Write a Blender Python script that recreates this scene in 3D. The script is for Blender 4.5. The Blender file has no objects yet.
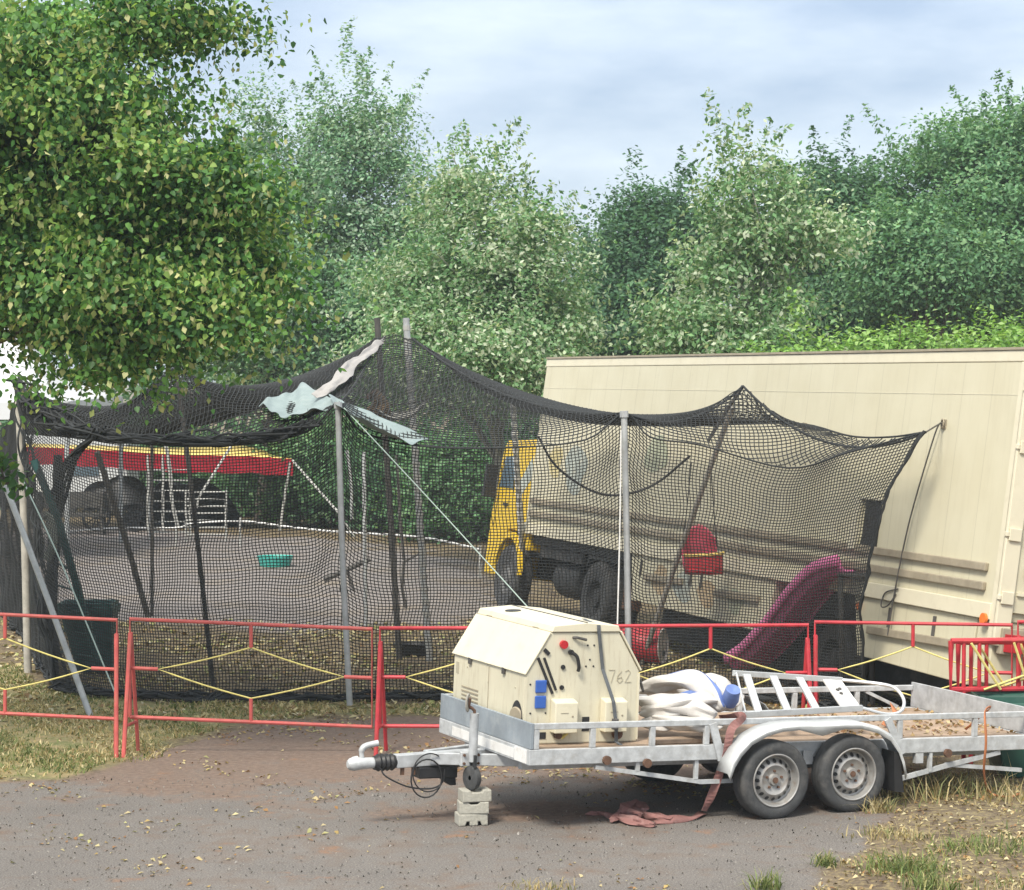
import bpy, bmesh, math, random
import numpy as np
from mathutils import Vector as V, Matrix
HAZE = .0007
random.seed(7); RNG = np.random.default_rng(11)
PI = math.pi; R = math.radians
sc = bpy.context.scene
COL = sc.collection
F = 2400.0; H = 3.76; CX = 512.0; HY = 376.0
def at(x, y, Y): return V(((x-CX)*Y/F, Y, H-(y-HY)*Y/F))
def gY(y): return H*F/(y-HY)
def gp(x, y):
    Y = gY(y); return V(((x-CX)*Y/F, Y, 0.0))

# ------------------------------------------------------------------ materials
def new_mat(name):
    m = bpy.data.materials.new(name); m.use_nodes = True
    nt = m.node_tree; nt.nodes.clear()
    out = nt.nodes.new('ShaderNodeOutputMaterial')
    return m, nt, out
def N(nt, typ, **kw):
    n = nt.nodes.new(typ)
    for k, v in kw.items():
        if k.startswith('i_'):
            key = k[2:]
            key = int(key) if key.isdigit() else key.replace('_', ' ')
            n.inputs[key].default_value = v
        else: setattr(n, k, v)
    return n
def L(nt, a, b): nt.links.new(a, b)
def mixc(nt, fac, a, b, mode='MIX'):
    n = nt.nodes.new('ShaderNodeMix'); n.data_type = 'RGBA'; n.blend_type = mode
    for sock, val in ((n.inputs[0], fac), (n.inputs[6], a), (n.inputs[7], b)):
        if hasattr(val, 'is_linked'): L(nt, val, sock)
        else: sock.default_value = val if not isinstance(val, tuple) else (*val[:3], 1)
    return n.outputs[2]
def mth(nt, op, a, b=None, clamp=False):
    n = nt.nodes.new('ShaderNodeMath'); n.operation = op; n.use_clamp = clamp
    for i, val in enumerate((a, b)):
        if val is None: continue
        if hasattr(val, 'is_linked'): L(nt, val, n.inputs[i])
        else: n.inputs[i].default_value = val
    return n.outputs[0]
def noise(nt, vec, scale, detail=4, rough=.6):
    n = N(nt, 'ShaderNodeTexNoise', i_Scale=scale, i_Detail=detail, i_Roughness=rough)
    L(nt, vec, n.inputs['Vector']); return n.outputs['Fac']
def ramp(nt, fac, lo, hi, a=(0,0,0), b=(1,1,1)):
    n = nt.nodes.new('ShaderNodeMapRange'); n.inputs[1].default_value = lo; n.inputs[2].default_value = hi
    L(nt, fac, n.inputs[0]); return n.outputs[0]
def M(name, col, rough=.6, metal=0.0, var=.18, scale=6, dirt=None, dirt_amt=.5, dirt_scale=3, bump=.0, bscale=60, spec=.5, transl=None, streak=False):
    m, nt, out = new_mat(name)
    tc = N(nt, 'ShaderNodeTexCoord').outputs['Object']
    n1 = noise(nt, tc, scale)
    dk = tuple(c*(1-var) for c in col); lt = tuple(min(1, c*(1+var*.6)) for c in col)
    c = mixc(nt, ramp(nt, n1, .3, .7), dk, lt)
    if dirt:
        dv = tc
        if streak:
            mp = N(nt, 'ShaderNodeMapping'); mp.inputs['Scale'].default_value = (6, 6, .7); L(nt, tc, mp.inputs[0]); dv = mp.outputs[0]
        n2 = noise(nt, dv, dirt_scale, 7, .7)
        c = mixc(nt, mth(nt, 'MULTIPLY', ramp(nt, n2, .52, .72), dirt_amt), c, dirt)
    b = N(nt, 'ShaderNodeBsdfPrincipled')
    b.inputs['Metallic'].default_value = metal
    b.inputs['Specular IOR Level'].default_value = spec
    L(nt, c, b.inputs['Base Color'])
    n3 = noise(nt, tc, scale*2.3)
    L(nt, mth(nt, 'ADD', mth(nt, 'MULTIPLY', n3, .25), rough-.12), b.inputs['Roughness'])
    if bump:
        bp = N(nt, 'ShaderNodeBump', i_Strength=bump, i_Distance=.02)
        L(nt, noise(nt, tc, bscale), bp.inputs['Height']); L(nt, bp.outputs[0], b.inputs['Normal'])
    L(nt, b.outputs[0], out.inputs[0])
    return m
def leaf_mat(name, transl=.35, rough=.5):
    m, nt, out = new_mat(name)
    a = N(nt, 'ShaderNodeAttribute', attribute_name='Col')
    b = N(nt, 'ShaderNodeBsdfPrincipled', i_Roughness=rough); b.inputs['Specular IOR Level'].default_value = .35
    t = N(nt, 'ShaderNodeBsdfTranslucent')
    L(nt, a.outputs['Color'], b.inputs['Base Color'])
    L(nt, mixc(nt, 1.0, a.outputs['Color'], (1.0, 1.0, .55), 'MULTIPLY'), t.inputs['Color'])
    mx = N(nt, 'ShaderNodeMixShader', i_0=transl)
    L(nt, b.outputs[0], mx.inputs[1]); L(nt, t.outputs[0], mx.inputs[2]); L(nt, mx.outputs[0], out.inputs[0])
    return m

m_galv = M('galvanised_steel', (.50,.52,.54), .5, .35, .25, 9, dirt=(.30,.29,.27), dirt_amt=.55, dirt_scale=5)
m_galvwhite = M('whitened_zinc', (.50,.52,.535), .55, .15, .25, 12, dirt=(.30,.28,.25), dirt_amt=.6, dirt_scale=8)
m_zincboard = M('grey_board', (.27,.31,.35), .6, .1, .2, 4, dirt=(.42,.45,.47), dirt_amt=.6, dirt_scale=5)
m_alu = M('aluminium', (.66,.68,.69), .38, .6, .12, 7, dirt=(.35,.35,.34), dirt_amt=.4, dirt_scale=9)
m_cream = M('cream_paint', (.62,.585,.455), .5, 0, .08, 2.5, dirt=(.36,.29,.19), dirt_amt=.55, dirt_scale=4.5, streak=True)
m_creamlight = M('cream_lid_paint', (.67,.625,.48), .45, 0, .05, 3, dirt=(.45,.40,.28), dirt_amt=.35, dirt_scale=5)
m_red = M('red_paint', (.50,.035,.05), .45, 0, .25, 8, dirt=(.30,.10,.06), dirt_amt=.6, dirt_scale=9)
m_palered = M('pale_red_plastic', (.58,.09,.14), .45, 0, .15, 6)
m_redfaded = M('faded_red_paint', (.52,.10,.09), .6, 0, .25, 8, dirt=(.33,.15,.10), dirt_amt=.7, dirt_scale=6)
m_yrope = M('yellow_rope', (.66,.58,.20), .8, 0, .2, 20)
m_black = M('black_plastic', (.018,.018,.02), .5, 0, .3, 10)
m_rubber = M('tyre_rubber', (.055,.057,.06), .75, 0, .3, 14, dirt=(.12,.11,.10), dirt_amt=.5, dirt_scale=7, bump=.2, bscale=90)
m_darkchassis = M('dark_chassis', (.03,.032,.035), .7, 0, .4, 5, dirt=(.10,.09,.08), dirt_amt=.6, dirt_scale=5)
m_rim = M('silver_wheel_rim', (.36,.355,.345), .45, .4, .15, 12, dirt=(.22,.15,.10), dirt_amt=.7, dirt_scale=14)
m_darkrim = M('dull_grey_rim', (.12,.12,.12), .6, .1, .3, 8)
m_rust = M('rust', (.13,.07,.045), .85, 0, .4, 20)
m_wood = M('weathered_plywood', (.34,.25,.18), .8, 0, .3, 5, dirt=(.20,.12,.07), dirt_amt=.8, dirt_scale=4, bump=.2)
m_net = M('black_net_cord', (.022,.025,.027), .85, 0, .3, 6)
m_pole = M('grey_steel_pole', (.44,.46,.47), .5, .3, .2, 7, dirt=(.28,.26,.24), dirt_amt=.5, dirt_scale=8)
m_darkpole = M('dark_weathered_pole', (.085,.08,.075), .8, 0, .4, 6)
m_palepole = M('pale_wooden_post', (.42,.40,.36), .85, 0, .25, 7, dirt=(.2,.18,.15), dirt_amt=.6, dirt_scale=6)
m_white = M('white_paint', (.75,.75,.74), .5, 0, .1, 6, dirt=(.45,.42,.38), dirt_amt=.5, dirt_scale=7)
m_tarpgrey = M('pale_green_tarp', (.235,.30,.305), .55, 0, .15, 4, dirt=(.30,.34,.33), dirt_amt=.5, dirt_scale=4, bump=.3, bscale=18)
m_tarpwhite = M('dirty_white_tarp', (.52,.50,.48), .6, 0, .15, 5, dirt=(.36,.32,.28), dirt_amt=.6, dirt_scale=5, bump=.3, bscale=18)
m_tarpdull = M('dull_grey_tarp', (.36,.345,.335), .6, 0, .2, 5, dirt=(.22,.2,.18), dirt_amt=.6, dirt_scale=5, bump=.3, bscale=18)
m_tarpblue = M('blue_tarp_stripe', (.13,.20,.46), .55, 0, .25, 6)
m_pink = M('magenta_slide_plastic', (.84,.22,.46), .38, 0, .15, 4, dirt=(.80,.42,.56), dirt_amt=.4, dirt_scale=3)
m_yellow = M('yellow_cab_paint', (.74,.50,.03), .35, 0, .1, 4, dirt=(.4,.26,.05), dirt_amt=.4, dirt_scale=4)
m_glass = M('dark_window_glass', (.10,.15,.19), .15, 0, .2, 3, spec=.8)
m_railbrown = M('weathered_side_rail', (.33,.285,.21), .6, .1, .2, 6, dirt=(.42,.38,.28), dirt_amt=.6, dirt_scale=7)
m_blue = M('blue_plastic', (.035,.11,.42), .4, 0, .1, 9)
m_teal = M('dark_teal_paint', (.018,.075,.075), .55, 0, .3, 5, dirt=(.05,.13,.13), dirt_amt=.5)
m_turq = M('turquoise_plastic', (.06,.42,.36), .4, 0, .12, 5)
m_green = M('dark_green_plastic', (.015,.075,.055), .45, 0, .25, 4, dirt=(.06,.11,.09), dirt_amt=.5)
m_concrete = M('concrete_paver', (.40,.39,.34), .9, 0, .2, 16, dirt=(.25,.24,.2), dirt_amt=.7, dirt_scale=14, bump=.4)
m_strap = M('faded_red_webbing', (.25,.12,.11), .8, 0, .25, 12, dirt=(.42,.30,.28), dirt_amt=.6, dirt_scale=5)
m_orange = M('orange_strap', (.46,.17,.07), .7, 0, .2, 9)
m_greystrap = M('grey_webbing', (.10,.11,.12), .75, 0, .3, 14)
m_tentred = M('red_awning_cloth', (.36,.018,.035), .85, 0, .25, 3, spec=.15)
m_tentyel = M('yellow_awning_cloth', (.72,.55,.16), .7, 0, .1, 3)
m_marquee = M('white_marquee_cloth', (.58,.60,.62), .6, 0, .05, 2)
m_bark = M('bark', (.13,.11,.09), .9, 0, .35, 7, bump=.6, bscale=20)
m_palebark = M('pale_poplar_bark', (.32,.32,.28), .85, 0, .3, 6, bump=.4, bscale=15)
m_monkey = M('brown_fur', (.25,.17,.10), .9, 0, .35, 22, dirt=(.36,.27,.17), dirt_amt=.6, dirt_scale=12, bump=.8, bscale=60)
m_face = M('pinkish_skin', (.36,.2,.16), .6, 0, .1, 12)
m_reflector = M('orange_reflector', (.75,.18,.03), .3, 0, .05, 9)
m_lamp = M('red_lamp', (.45,.02,.03), .3, 0, .05, 9)
m_cord = M('pale_guy_cord', (.36,.45,.41), .8, 0, .1, 12)
m_scrib = M('worn_grey_pencil', (.43,.395,.30), .7, 0, .1, 12)
m_slat = M('pale_slat', (.40,.40,.38), .7, 0, .15, 10)
m_muralblue = M('faded_blue_mural', (.38,.42,.38), .6, 0, .3, 3, dirt=(.6,.55,.42), dirt_amt=.8, dirt_scale=5)
m_muralorange = M('faded_orange_mural', (.47,.36,.22), .6, 0, .3, 3, dirt=(.6,.55,.42), dirt_amt=.8, dirt_scale=5)
m_muralyellow = M('faded_yellow_mural', (.56,.48,.24), .6, 0, .2, 3, dirt=(.6,.55,.42), dirt_amt=.7, dirt_scale=5)
m_muralgreen = M('faded_green_mural', (.40,.43,.32), .6, 0, .2, 3, dirt=(.6,.55,.42), dirt_amt=.7, dirt_scale=5)

def truck_side_mat():
    m, nt, out = new_mat('cream_truck_panel')
    tc = N(nt, 'ShaderNodeTexCoord').outputs['Object']
    sp = N(nt, 'ShaderNodeSeparateXYZ'); L(nt, tc, sp.inputs[0])
    base = mixc(nt, ramp(nt, noise(nt, tc, 1.2), .3, .7), (.56,.52,.375), (.62,.585,.44))
    mp = N(nt, 'ShaderNodeMapping'); mp.inputs['Scale'].default_value = (4, 4, .35); L(nt, tc, mp.inputs[0])
    st = ramp(nt, noise(nt, mp.outputs[0], 2.2, 6, .7), .5, .75)
    c = mixc(nt, mth(nt, 'MULTIPLY', st, .35), base, (.44,.40,.28))
    gr = ramp(nt, noise(nt, tc, 9, 6, .7), .6, .8)
    c = mixc(nt, mth(nt, 'MULTIPLY', gr, .3), c, (.40,.34,.24))
    fr = mth(nt, 'FRACT', mth(nt, 'DIVIDE', sp.outputs[0], .62))
    seam = mth(nt, 'LESS_THAN', fr, .018)
    c = mixc(nt, mth(nt, 'MULTIPLY', seam, .38), c, (.30,.27,.19))
    b = N(nt, 'ShaderNodeBsdfPrincipled', i_Roughness=.42)
    L(nt, c, b.inputs['Base Color'])
    bp = N(nt, 'ShaderNodeBump', i_Strength=.12, i_Distance=.03); L(nt, noise(nt, tc, 1.5, 2), bp.inputs['Height']); L(nt, bp.outputs[0], b.inputs['Normal'])
    L(nt, b.outputs[0], out.inputs[0]); return m
m_truck = truck_side_mat()

# ------------------------------------------------------------------ mesh helpers
WM = {}
class MB:
    def __init__(s): s.v = []; s.f = []; s.mi = []; s.cur = 0
    def add(s, vs, fs):
        o = len(s.v); s.v += [V(p) for p in vs]; s.f += [tuple(i+o for i in f) for f in fs]; s.mi += [s.cur]*len(fs); return s
    def ob(s, o, a, b, c):
        o, a, b, c = V(o), V(a), V(b), V(c)
        if a.cross(b).dot(c) < 0: a, b = b, a
        vs = [o, o+a, o+a+b, o+b, o+c, o+a+c, o+a+b+c, o+b+c]
        return s.add(vs, [(3,2,1,0), (4,5,6,7), (0,1,5,4), (1,2,6,5), (2,3,7,6), (3,0,4,7)])
    def box(s, x0, x1, y0, y1, z0, z1): return s.ob((x0,y0,z0), (x1-x0,0,0), (0,y1-y0,0), (0,0,z1-z0))
    def bar(s, p, q, w, h, up=(0,0,1)):
        p, q = V(p), V(q); d = (q-p).normalized(); up = V(up)
        if abs(d.dot(up)) > .98: up = V((0,1,0))
        sx = d.cross(up).normalized(); sz = sx.cross(d).normalized()
        return s.ob(p - sx*w/2 - sz*h/2, sx*w, q-p, sz*h)
    def tube(s, pts, r, n=8, cap=True):
        pts = [V(p) for p in pts]; k = len(pts); rs = r if isinstance(r, (list, tuple)) else [r]*k
        t0 = (pts[1]-pts[0]).normalized(); up = V((0,0,1)) if abs(t0.z) < .9 else V((1,0,0))
        a = t0.cross(up).normalized(); vs = []
        for i, p in enumerate(pts):
            t = (pts[min(i+1,k-1)]-pts[max(i-1,0)])
            if t.length < 1e-7: t = t0
            t = t.normalized(); a = (a - t*a.dot(t))
            a = a.normalized() if a.length > 1e-6 else t.orthogonal().normalized()
            b = t.cross(a)
            vs += [p + (a*math.cos(2*PI*j/n) + b*math.sin(2*PI*j/n))*rs[i] for j in range(n)]
        fs = [(i*n+j, i*n+(j+1)%n, (i+1)*n+(j+1)%n, (i+1)*n+j) for i in range(k-1) for j in range(n)]
        if cap: fs += [tuple(range(n-1,-1,-1)), tuple((k-1)*n+j for j in range(n))]
        return s.add(vs, fs)
    def lathe(s, prof, o, ax, n=32):
        o, ax = V(o), V(ax).normalized(); a = ax.orthogonal().normalized(); b = ax.cross(a); k = len(prof)
        vs = [o + ax*h + (a*math.cos(2*PI*j/n) + b*math.sin(2*PI*j/n))*r for r, h in prof for j in range(n)]
        fs = [(i*n+j, i*n+(j+1)%n, (i+1)*n+(j+1)%n, (i+1)*n+j) for i in range(k-1) for j in range(n)]
        return s.add(vs, fs)
    def cyl(s, o, ax, r, h, n=20): return s.lathe([(0.0001,0),(r,0),(r,h),(0.0001,h)], o, ax, n)
    def prism(s, poly, ext):
        poly = [V(p) for p in poly]; ext = V(ext); k = len(poly)
        nrm = V((0,0,0))
        for i in range(k): nrm += poly[i].cross(poly[(i+1)%k])
        if nrm.dot(ext) < 0: poly = poly[::-1]
        vs = poly + [p+ext for p in poly]
        return s.add(vs, [tuple(range(k-1,-1,-1)), tuple(range(k,2*k))] + [(i,(i+1)%k,(i+1)%k+k,i+k) for i in range(k)])
    def grid(s, rows):
        m, n = len(rows), len(rows[0])
        return s.add([p for r in rows for p in r], [(i*n+j, i*n+j+1, (i+1)*n+j+1, (i+1)*n+j) for i in range(m-1) for j in range(n-1)])
    def ell(s, c, rx, ry, rz, n=12, m=8, jit=0):
        c = V(c); rows = []
        for i in range(m+1):
            th = PI*i/m
            rows.append([c+V((rx*math.sin(th)*math.cos(2*PI*j/n), ry*math.sin(th)*math.sin(2*PI*j/n), rz*math.cos(th)))*(1+jit*random.uniform(-1,1)*(0 if j in (0,) else 1)) for j in range(n)] )
        k = n
        vs = [p for r in rows for p in r]
        return s.add(vs, [(i*k+j, (i+1)*k+j, (i+1)*k+(j+1)%k, i*k+(j+1)%k) for i in range(m) for j in range(k)])
    def build(s, name, mat, parent=None, world=False, smooth=False, bevel=0, solid=0, sub=0):
        me = bpy.data.meshes.new(name)
        W = WM.get(parent, Matrix())
        vs = s.v
        if world and parent is not None:
            I = W.inverted(); vs = [I @ p for p in vs]
        base = V((0,0,0))
        if parent is None and vs:
            n = len(vs); base = V((sum(p.x for p in vs)/n, sum(p.y for p in vs)/n, min(p.z for p in vs))); vs = [p-base for p in vs]
        me.from_pydata([tuple(p) for p in vs], [], s.f)
        mats = mat if isinstance(mat, (list, tuple)) else [mat]
        for m in mats: me.materials.append(m)
        if len(mats) > 1: me.polygons.foreach_set('material_index', s.mi)
        if smooth:
            me.polygons.foreach_set('use_smooth', [True]*len(me.polygons))
            try: me.set_sharp_from_angle(angle=R(42))
            except Exception: pass
        me.update()
        o = bpy.data.objects.new(name, me); COL.objects.link(o)
        if parent is not None: o.parent = parent; WM[o] = W
        else: o.location = base; WM[o] = Matrix.Translation(base)
        if solid:
            md = o.modifiers.new('solid', 'SOLIDIFY'); md.thickness = solid; md.offset = 0
        if sub:
            md = o.modifiers.new('sub', 'SUBSURF'); md.levels = sub; md.render_levels = sub
        if bevel:
            md = o.modifiers.new('bev', 'BEVEL'); md.width = bevel; md.segments = 2; md.limit_method = 'ANGLE'
        return o
def tag(o, label=None, cat=None, group=None, kind=None):
    if label: o['label'] = label
    if cat: o['category'] = cat
    if group: o['group'] = group
    if kind: o['kind'] = kind
    return o
def thing(name, label, cat, mat=None, group=None):
    o = bpy.data.objects.new(name, None); COL.objects.link(o); o.empty_display_size = .2
    m = mat if isinstance(mat, Matrix) else Matrix.Translation(V(mat or (0,0,0)))
    o.matrix_world = m; WM[o] = m
    return tag(o, label, cat, group)
def copy_tree(o, parent=None):
    c = o.copy(); COL.objects.link(c); WM[c] = WM[o]
    if parent is not None: c.parent = parent
    for ch in list(o.children): copy_tree(ch, c)
    return c
def catmull(pts, n=8):
    pts = [V(p) for p in pts]; out = []
    P = [pts[0]*2-pts[1]] + pts + [pts[-1]*2-pts[-2]]
    for i in range(1, len(P)-2):
        for k in range(n):
            t = k/n; a, b, c, d = P[i-1], P[i], P[i+1], P[i+2]
            out.append(.5*((2*b) + (c-a)*t + (2*a-5*b+4*c-d)*t*t + (3*b-a-3*c+d)*t**3))
    out.append(pts[-1]); return out
def np_mesh(name, verts, faces_n, mats, parent=None, cols=None, smooth=False):
    """verts (N,3); faces_n: list of (M,k) int arrays"""
    me = bpy.data.meshes.new(name)
    me.vertices.add(len(verts)); me.vertices.foreach_set('co', verts.astype(np.float32).ravel())
    loops = np.concatenate([f.ravel() for f in faces_n]); tot = np.concatenate([np.full(len(f), f.shape[1]) for f in faces_n])
    me.loops.add(len(loops)); me.loops.foreach_set('vertex_index', loops.astype(np.int32))
    me.polygons.add(len(tot)); st = np.concatenate([[0], np.cumsum(tot)[:-1]])
    me.polygons.foreach_set('loop_start', st.astype(np.int32))
    try: me.polygons.foreach_set('loop_total', tot.astype(np.int32))
    except Exception: pass
    if cols is not None:
        at_ = me.color_attributes.new('Col', 'FLOAT_COLOR', 'POINT')
        c4 = np.ones((len(verts), 4), np.float32); c4[:, :cols.shape[1]] = cols; at_.data.foreach_set('color', c4.ravel())
    me.update(calc_edges=True); me.validate()
    if smooth: me.polygons.foreach_set('use_smooth', [True]*len(me.polygons))
    for m in (mats if isinstance(mats, (list, tuple)) else [mats]): me.materials.append(m)
    o = bpy.data.objects.new(name, me); COL.objects.link(o)
    if parent is not None: o.parent = parent; WM[o] = WM[parent]
    else: WM[o] = Matrix()
    return o
def lines_mesh(name, lines, r, mat, parent=None):
    """many strands as 3-sided tubes; lines are (k,3) arrays in world space"""
    VS = []; FS = []; o = 0
    off = np.array(WM[parent].translation) if parent is not None else np.zeros(3)
    for p in lines:
        k = len(p)
        if k < 2: continue
        t = np.gradient(p, axis=0); t /= np.linalg.norm(t, axis=1, keepdims=True)+1e-9
        ref = np.where(np.abs(t[:, 2:3]) > .8, np.array([[1., 0, 0]]), np.array([[0., 0, 1.]]))
        a = np.cross(t, ref); a /= np.linalg.norm(a, axis=1, keepdims=True)+1e-9
        b = np.cross(t, a)
        ring = np.stack([p + r*(a*math.cos(x)+b*math.sin(x)) for x in (0, 2*PI/3, 4*PI/3)], 1).reshape(-1, 3)
        VS.append(ring - off)
        i = np.arange(k-1)[:, None]*3
        for j in range(3):
            FS.append(np.concatenate([i+j, i+(j+1) % 3, i+3+(j+1) % 3, i+3+j], 1)+o)
        o += 3*k
    return np_mesh(name, np.concatenate(VS), [np.concatenate(FS)], mat, parent)

# ------------------------------------------------------------------ camera, world, sun
cam = bpy.data.cameras.new('camera'); cam_o = bpy.data.objects.new('camera', cam); COL.objects.link(cam_o)
cam.sensor_width = 36; cam.lens = 36*F/1024; cam.shift_y = -(445-HY)/1024; cam.clip_end = 5000; cam.clip_start = .1
cam_o.location = (0, 0, H); cam_o.rotation_euler = (PI/2, 0, 0); sc.camera = cam_o
SUN_EL, SUN_AZ = 52, 205   # compass style, sun behind and to the left of the viewer
w = bpy.data.worlds.new('World'); sc.world = w; w.use_nodes = True; nt = w.node_tree; nt.nodes.clear()
wo = nt.nodes.new('ShaderNodeOutputWorld'); bg = N(nt, 'ShaderNodeBackground', i_Strength=.112)
sky = nt.nodes.new('ShaderNodeTexSky'); sky.sky_type = 'NISHITA'; sky.sun_disc = False
sky.sun_elevation = R(SUN_EL); sky.sun_rotation = R(SUN_AZ); sky.air_density = 1.0; sky.dust_density = 1.5
tc = N(nt, 'ShaderNodeTexCoord').outputs['Generated']
mp = N(nt, 'ShaderNodeMapping'); mp.inputs['Scale'].default_value = (1, 1, 3.2); mp.inputs['Location'].default_value = (.31, .1, .25); L(nt, tc, mp.inputs[0])
n1 = noise(nt, mp.outputs[0], 9, 7, .5)
n2 = noise(nt, mp.outputs[0], 3.6, 3, .5)
f1 = ramp(nt, mth(nt, 'ADD', mth(nt, 'MULTIPLY', n1, .6), mth(nt, 'MULTIPLY', n2, .4)),   .40, .62)
cl = mixc(nt, f1, (1.25,1.53,2.0), (2.5,2.7,2.95))
spz = N(nt, 'ShaderNodeSeparateXYZ'); L(nt, tc, spz.inputs[0])
zf = ramp(nt, spz.outputs[2], .12, .75); zf = mth(nt, 'ADD', mth(nt, 'MULTIPLY', zf, 1.15), 1.0)
vm_ = nt.nodes.new('ShaderNodeVectorMath'); vm_.operation = 'SCALE'; L(nt, cl, vm_.inputs[0]); L(nt, zf, vm_.inputs['Scale']); cl = mixc(nt, ramp(nt, spz.outputs[2], .15, .45), vm_.outputs[0], mixc(nt, 1.0, vm_.outputs[0], (1.12,1.0,.84), 'MULTIPLY'))
c = mixc(nt, .88, sky.outputs[0], cl)
L(nt, c, bg.inputs[0]); L(nt, bg.outputs[0], wo.inputs[0])
sun = bpy.data.lights.new('sun', 'SUN'); sun.energy = 1.5; sun.angle = R(14); sun.color = (1, .93, .80)
so = bpy.data.objects.new('sun', sun); COL.objects.link(so)
az = R(SUN_AZ); d = V((math.sin(az)*math.cos(R(SUN_EL)), math.cos(az)*math.cos(R(SUN_EL)), math.sin(R(SUN_EL))))
so.rotation_euler = (-d).to_track_quat('-Z', 'Y').to_euler(); so.location = d*60
vs = sc.view_settings; vs.view_transform = 'Standard'; vs.look = 'None'; vs.gamma = 1; vs.use_curve_mapping = False; vs.exposure = 1.66
sc.render.engine = 'CYCLES'
cy = sc.cycles; cy.use_denoising = True; sc.render.filter_size = 1.7; cy.max_bounces = 6; cy.diffuse_bounces = 3; cy.glossy_bounces = 2; cy.transmission_bounces = 3; cy.transparent_max_bounces = 8; cy.caustics_reflective = False; cy.caustics_refractive = False
try: cy.denoiser = 'OPENIMAGEDENOISE'; cy.denoising_prefilter = 'ACCURATE'
except Exception: pass

# ------------------------------------------------------------------ truck frame (local x: towards the cab, y: away across the width, z: up)
TP0 = V((4.77, 24.5, 0)); td = V((-.346, 1, 0)).normalized(); tw = V((td.y, -td.x, 0))
ca, sa = math.cos(R(8.2)), math.sin(R(8.2)); tup = V((0,0,ca)) + tw*sa; twr = tw*ca - V((0,0,sa))
TM = Matrix(((td.x, -twr.x, tup.x, TP0.x), (td.y, -twr.y, tup.y, TP0.y), (td.z, -twr.z, tup.z, TP0.z), (0,0,0,1)))
# right handed: local y points to the viewer's side, so the body lies at y < 0
def tl(t, y, z): return TM @ V((t, y, z))

# ------------------------------------------------------------------ ground
def inside(px, py, poly):
    c = np.zeros(px.shape, bool); n = len(poly)
    for i in range(n):
        x1, y1 = poly[i]; x2, y2 = poly[(i+1) % n]
        cond = ((y1 > py) != (y2 > py)) & (px < (x2-x1)*(py-y1)/(y2-y1+1e-12)+x1); c ^= cond
    return c
def sdist(px, py, poly):
    d = np.full(px.shape, 1e9); n = len(poly)
    for i in range(n):
        a = np.array(poly[i]); b = np.array(poly[(i+1) % n]); ab = b-a
        t = np.clip(((px-a[0])*ab[0]+(py-a[1])*ab[1])/(ab@ab), 0, 1)
        d = np.minimum(d, np.hypot(px-a[0]-t*ab[0], py-a[1]-t*ab[1]))
    return np.where(inside(px, py, poly), d, -d)
def wob(x, y, s=1.0):
    return (np.sin(x*1.7*s+1.3)*np.cos(y*2.1*s+.4)+.6*np.sin(x*4.3*s+y*3.1*s)+.4*np.cos(x*9.1*s-y*7.3*s+2))/2
def P2(l): return [(gp(x, y).x, gp(x, y).y) for x, y in l]
ASPH = P2([(-900,800),(-200,800),(0,781),(60,781),(115,766),(190,742),(262,721),(440,716),(560,706),(700,706),(760,716),(860,775),(890,800),(885,822),(858,846),(835,872),(800,905),(800,1500),(-900,1500)])
GRASS1 = P2([(-700,655),(-60,655),(20,664),(60,694),(178,703),(330,702),(460,705),(440,714),(262,719),(190,740),(115,764),(60,779),(0,779),(-200,797),(-700,797)])
GRASS2 = P2([(800,905),(835,872),(858,846),(885,822),(890,800),(860,775),(880,760),(1000,745),(1300,745),(1300,1500),(800,1500)])
GRAVEL = P2([(-300,524),(120,528),(330,540),(470,560),(510,600),(470,622),(300,632),(60,615),(-200,600)])
def sm(x, a, b): t = np.clip((x-a)/(b-a), 0, 1); return t*t*(3-2*t)
def masks(X, Y):
    wv = wob(X, Y)*.25
    a = sm(sdist(X, Y, ASPH)+wv*.8, -.22, .22)
    g = np.maximum(sm(sdist(X, Y, GRASS1)+wv, -.35, .35), .28*sm(sdist(X, Y, GRASS2)+wv*1.8, -.35, .5))
    v = sm(sdist(X, Y, GRAVEL)+wv*4, -1.6, 1.6)
    return a, g, v
xs = np.concatenate([-np.geomspace(500, 9, 26), np.arange(-8.5, 8.51, .125), np.geomspace(9, 500, 26)])
ys = np.concatenate([np.array([-60, -20, 0, 6, 10, 13]), np.arange(15, 33, .125), np.arange(33, 64, .5), np.geomspace(65, 1500, 30)])
GX, GY = np.meshgrid(xs, ys)
def gz(X, Y):
    dx = X-TP0.x; dy = Y-TP0.y; s = dx*tw.x+dy*tw.y; t = dx*td.x+dy*td.y
    f = sm(t, -5, -2.5)*(1-sm(t, 19, 24)); drop = math.tan(R(8.2))*np.clip(s-.05, 0, 2.9)*(1-sm(s, 3.2, 9))
    z = -drop*f
    lump = .02*wob(X, Y, .5)+.012*wob(X, Y, 1.9)
    a, g, v = masks(X, Y)
    return z + lump*(1-a)*sm(np.abs(Y), 10, 14)*(Y < 70) - .0*a
dm = sm(GY+1.1*wob(GX,GY,.6)+.7*wob(GX,GY,1.7), 19.8, 23.6)+.9*np.exp(-(((GX+.25)/1.3)**2+((GY-20.6)/.55)**2))+.6*sm(GX+.5*wob(GX,GY,.9),2.0,3.6)*sm(GY,15,17); dm = np.clip(dm, 0, 1)
am, gm, vm = masks(GX, GY); gzv = gz(GX, GY)
nv = np.stack([GX.ravel(), GY.ravel(), gzv.ravel()], 1); ny, nx = GX.shape
idx = np.arange(ny*nx).reshape(ny, nx)
fc = np.stack([idx[:-1,:-1].ravel(), idx[:-1,1:].ravel(), idx[1:,1:].ravel(), idx[1:,:-1].ravel()], 1)
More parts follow.
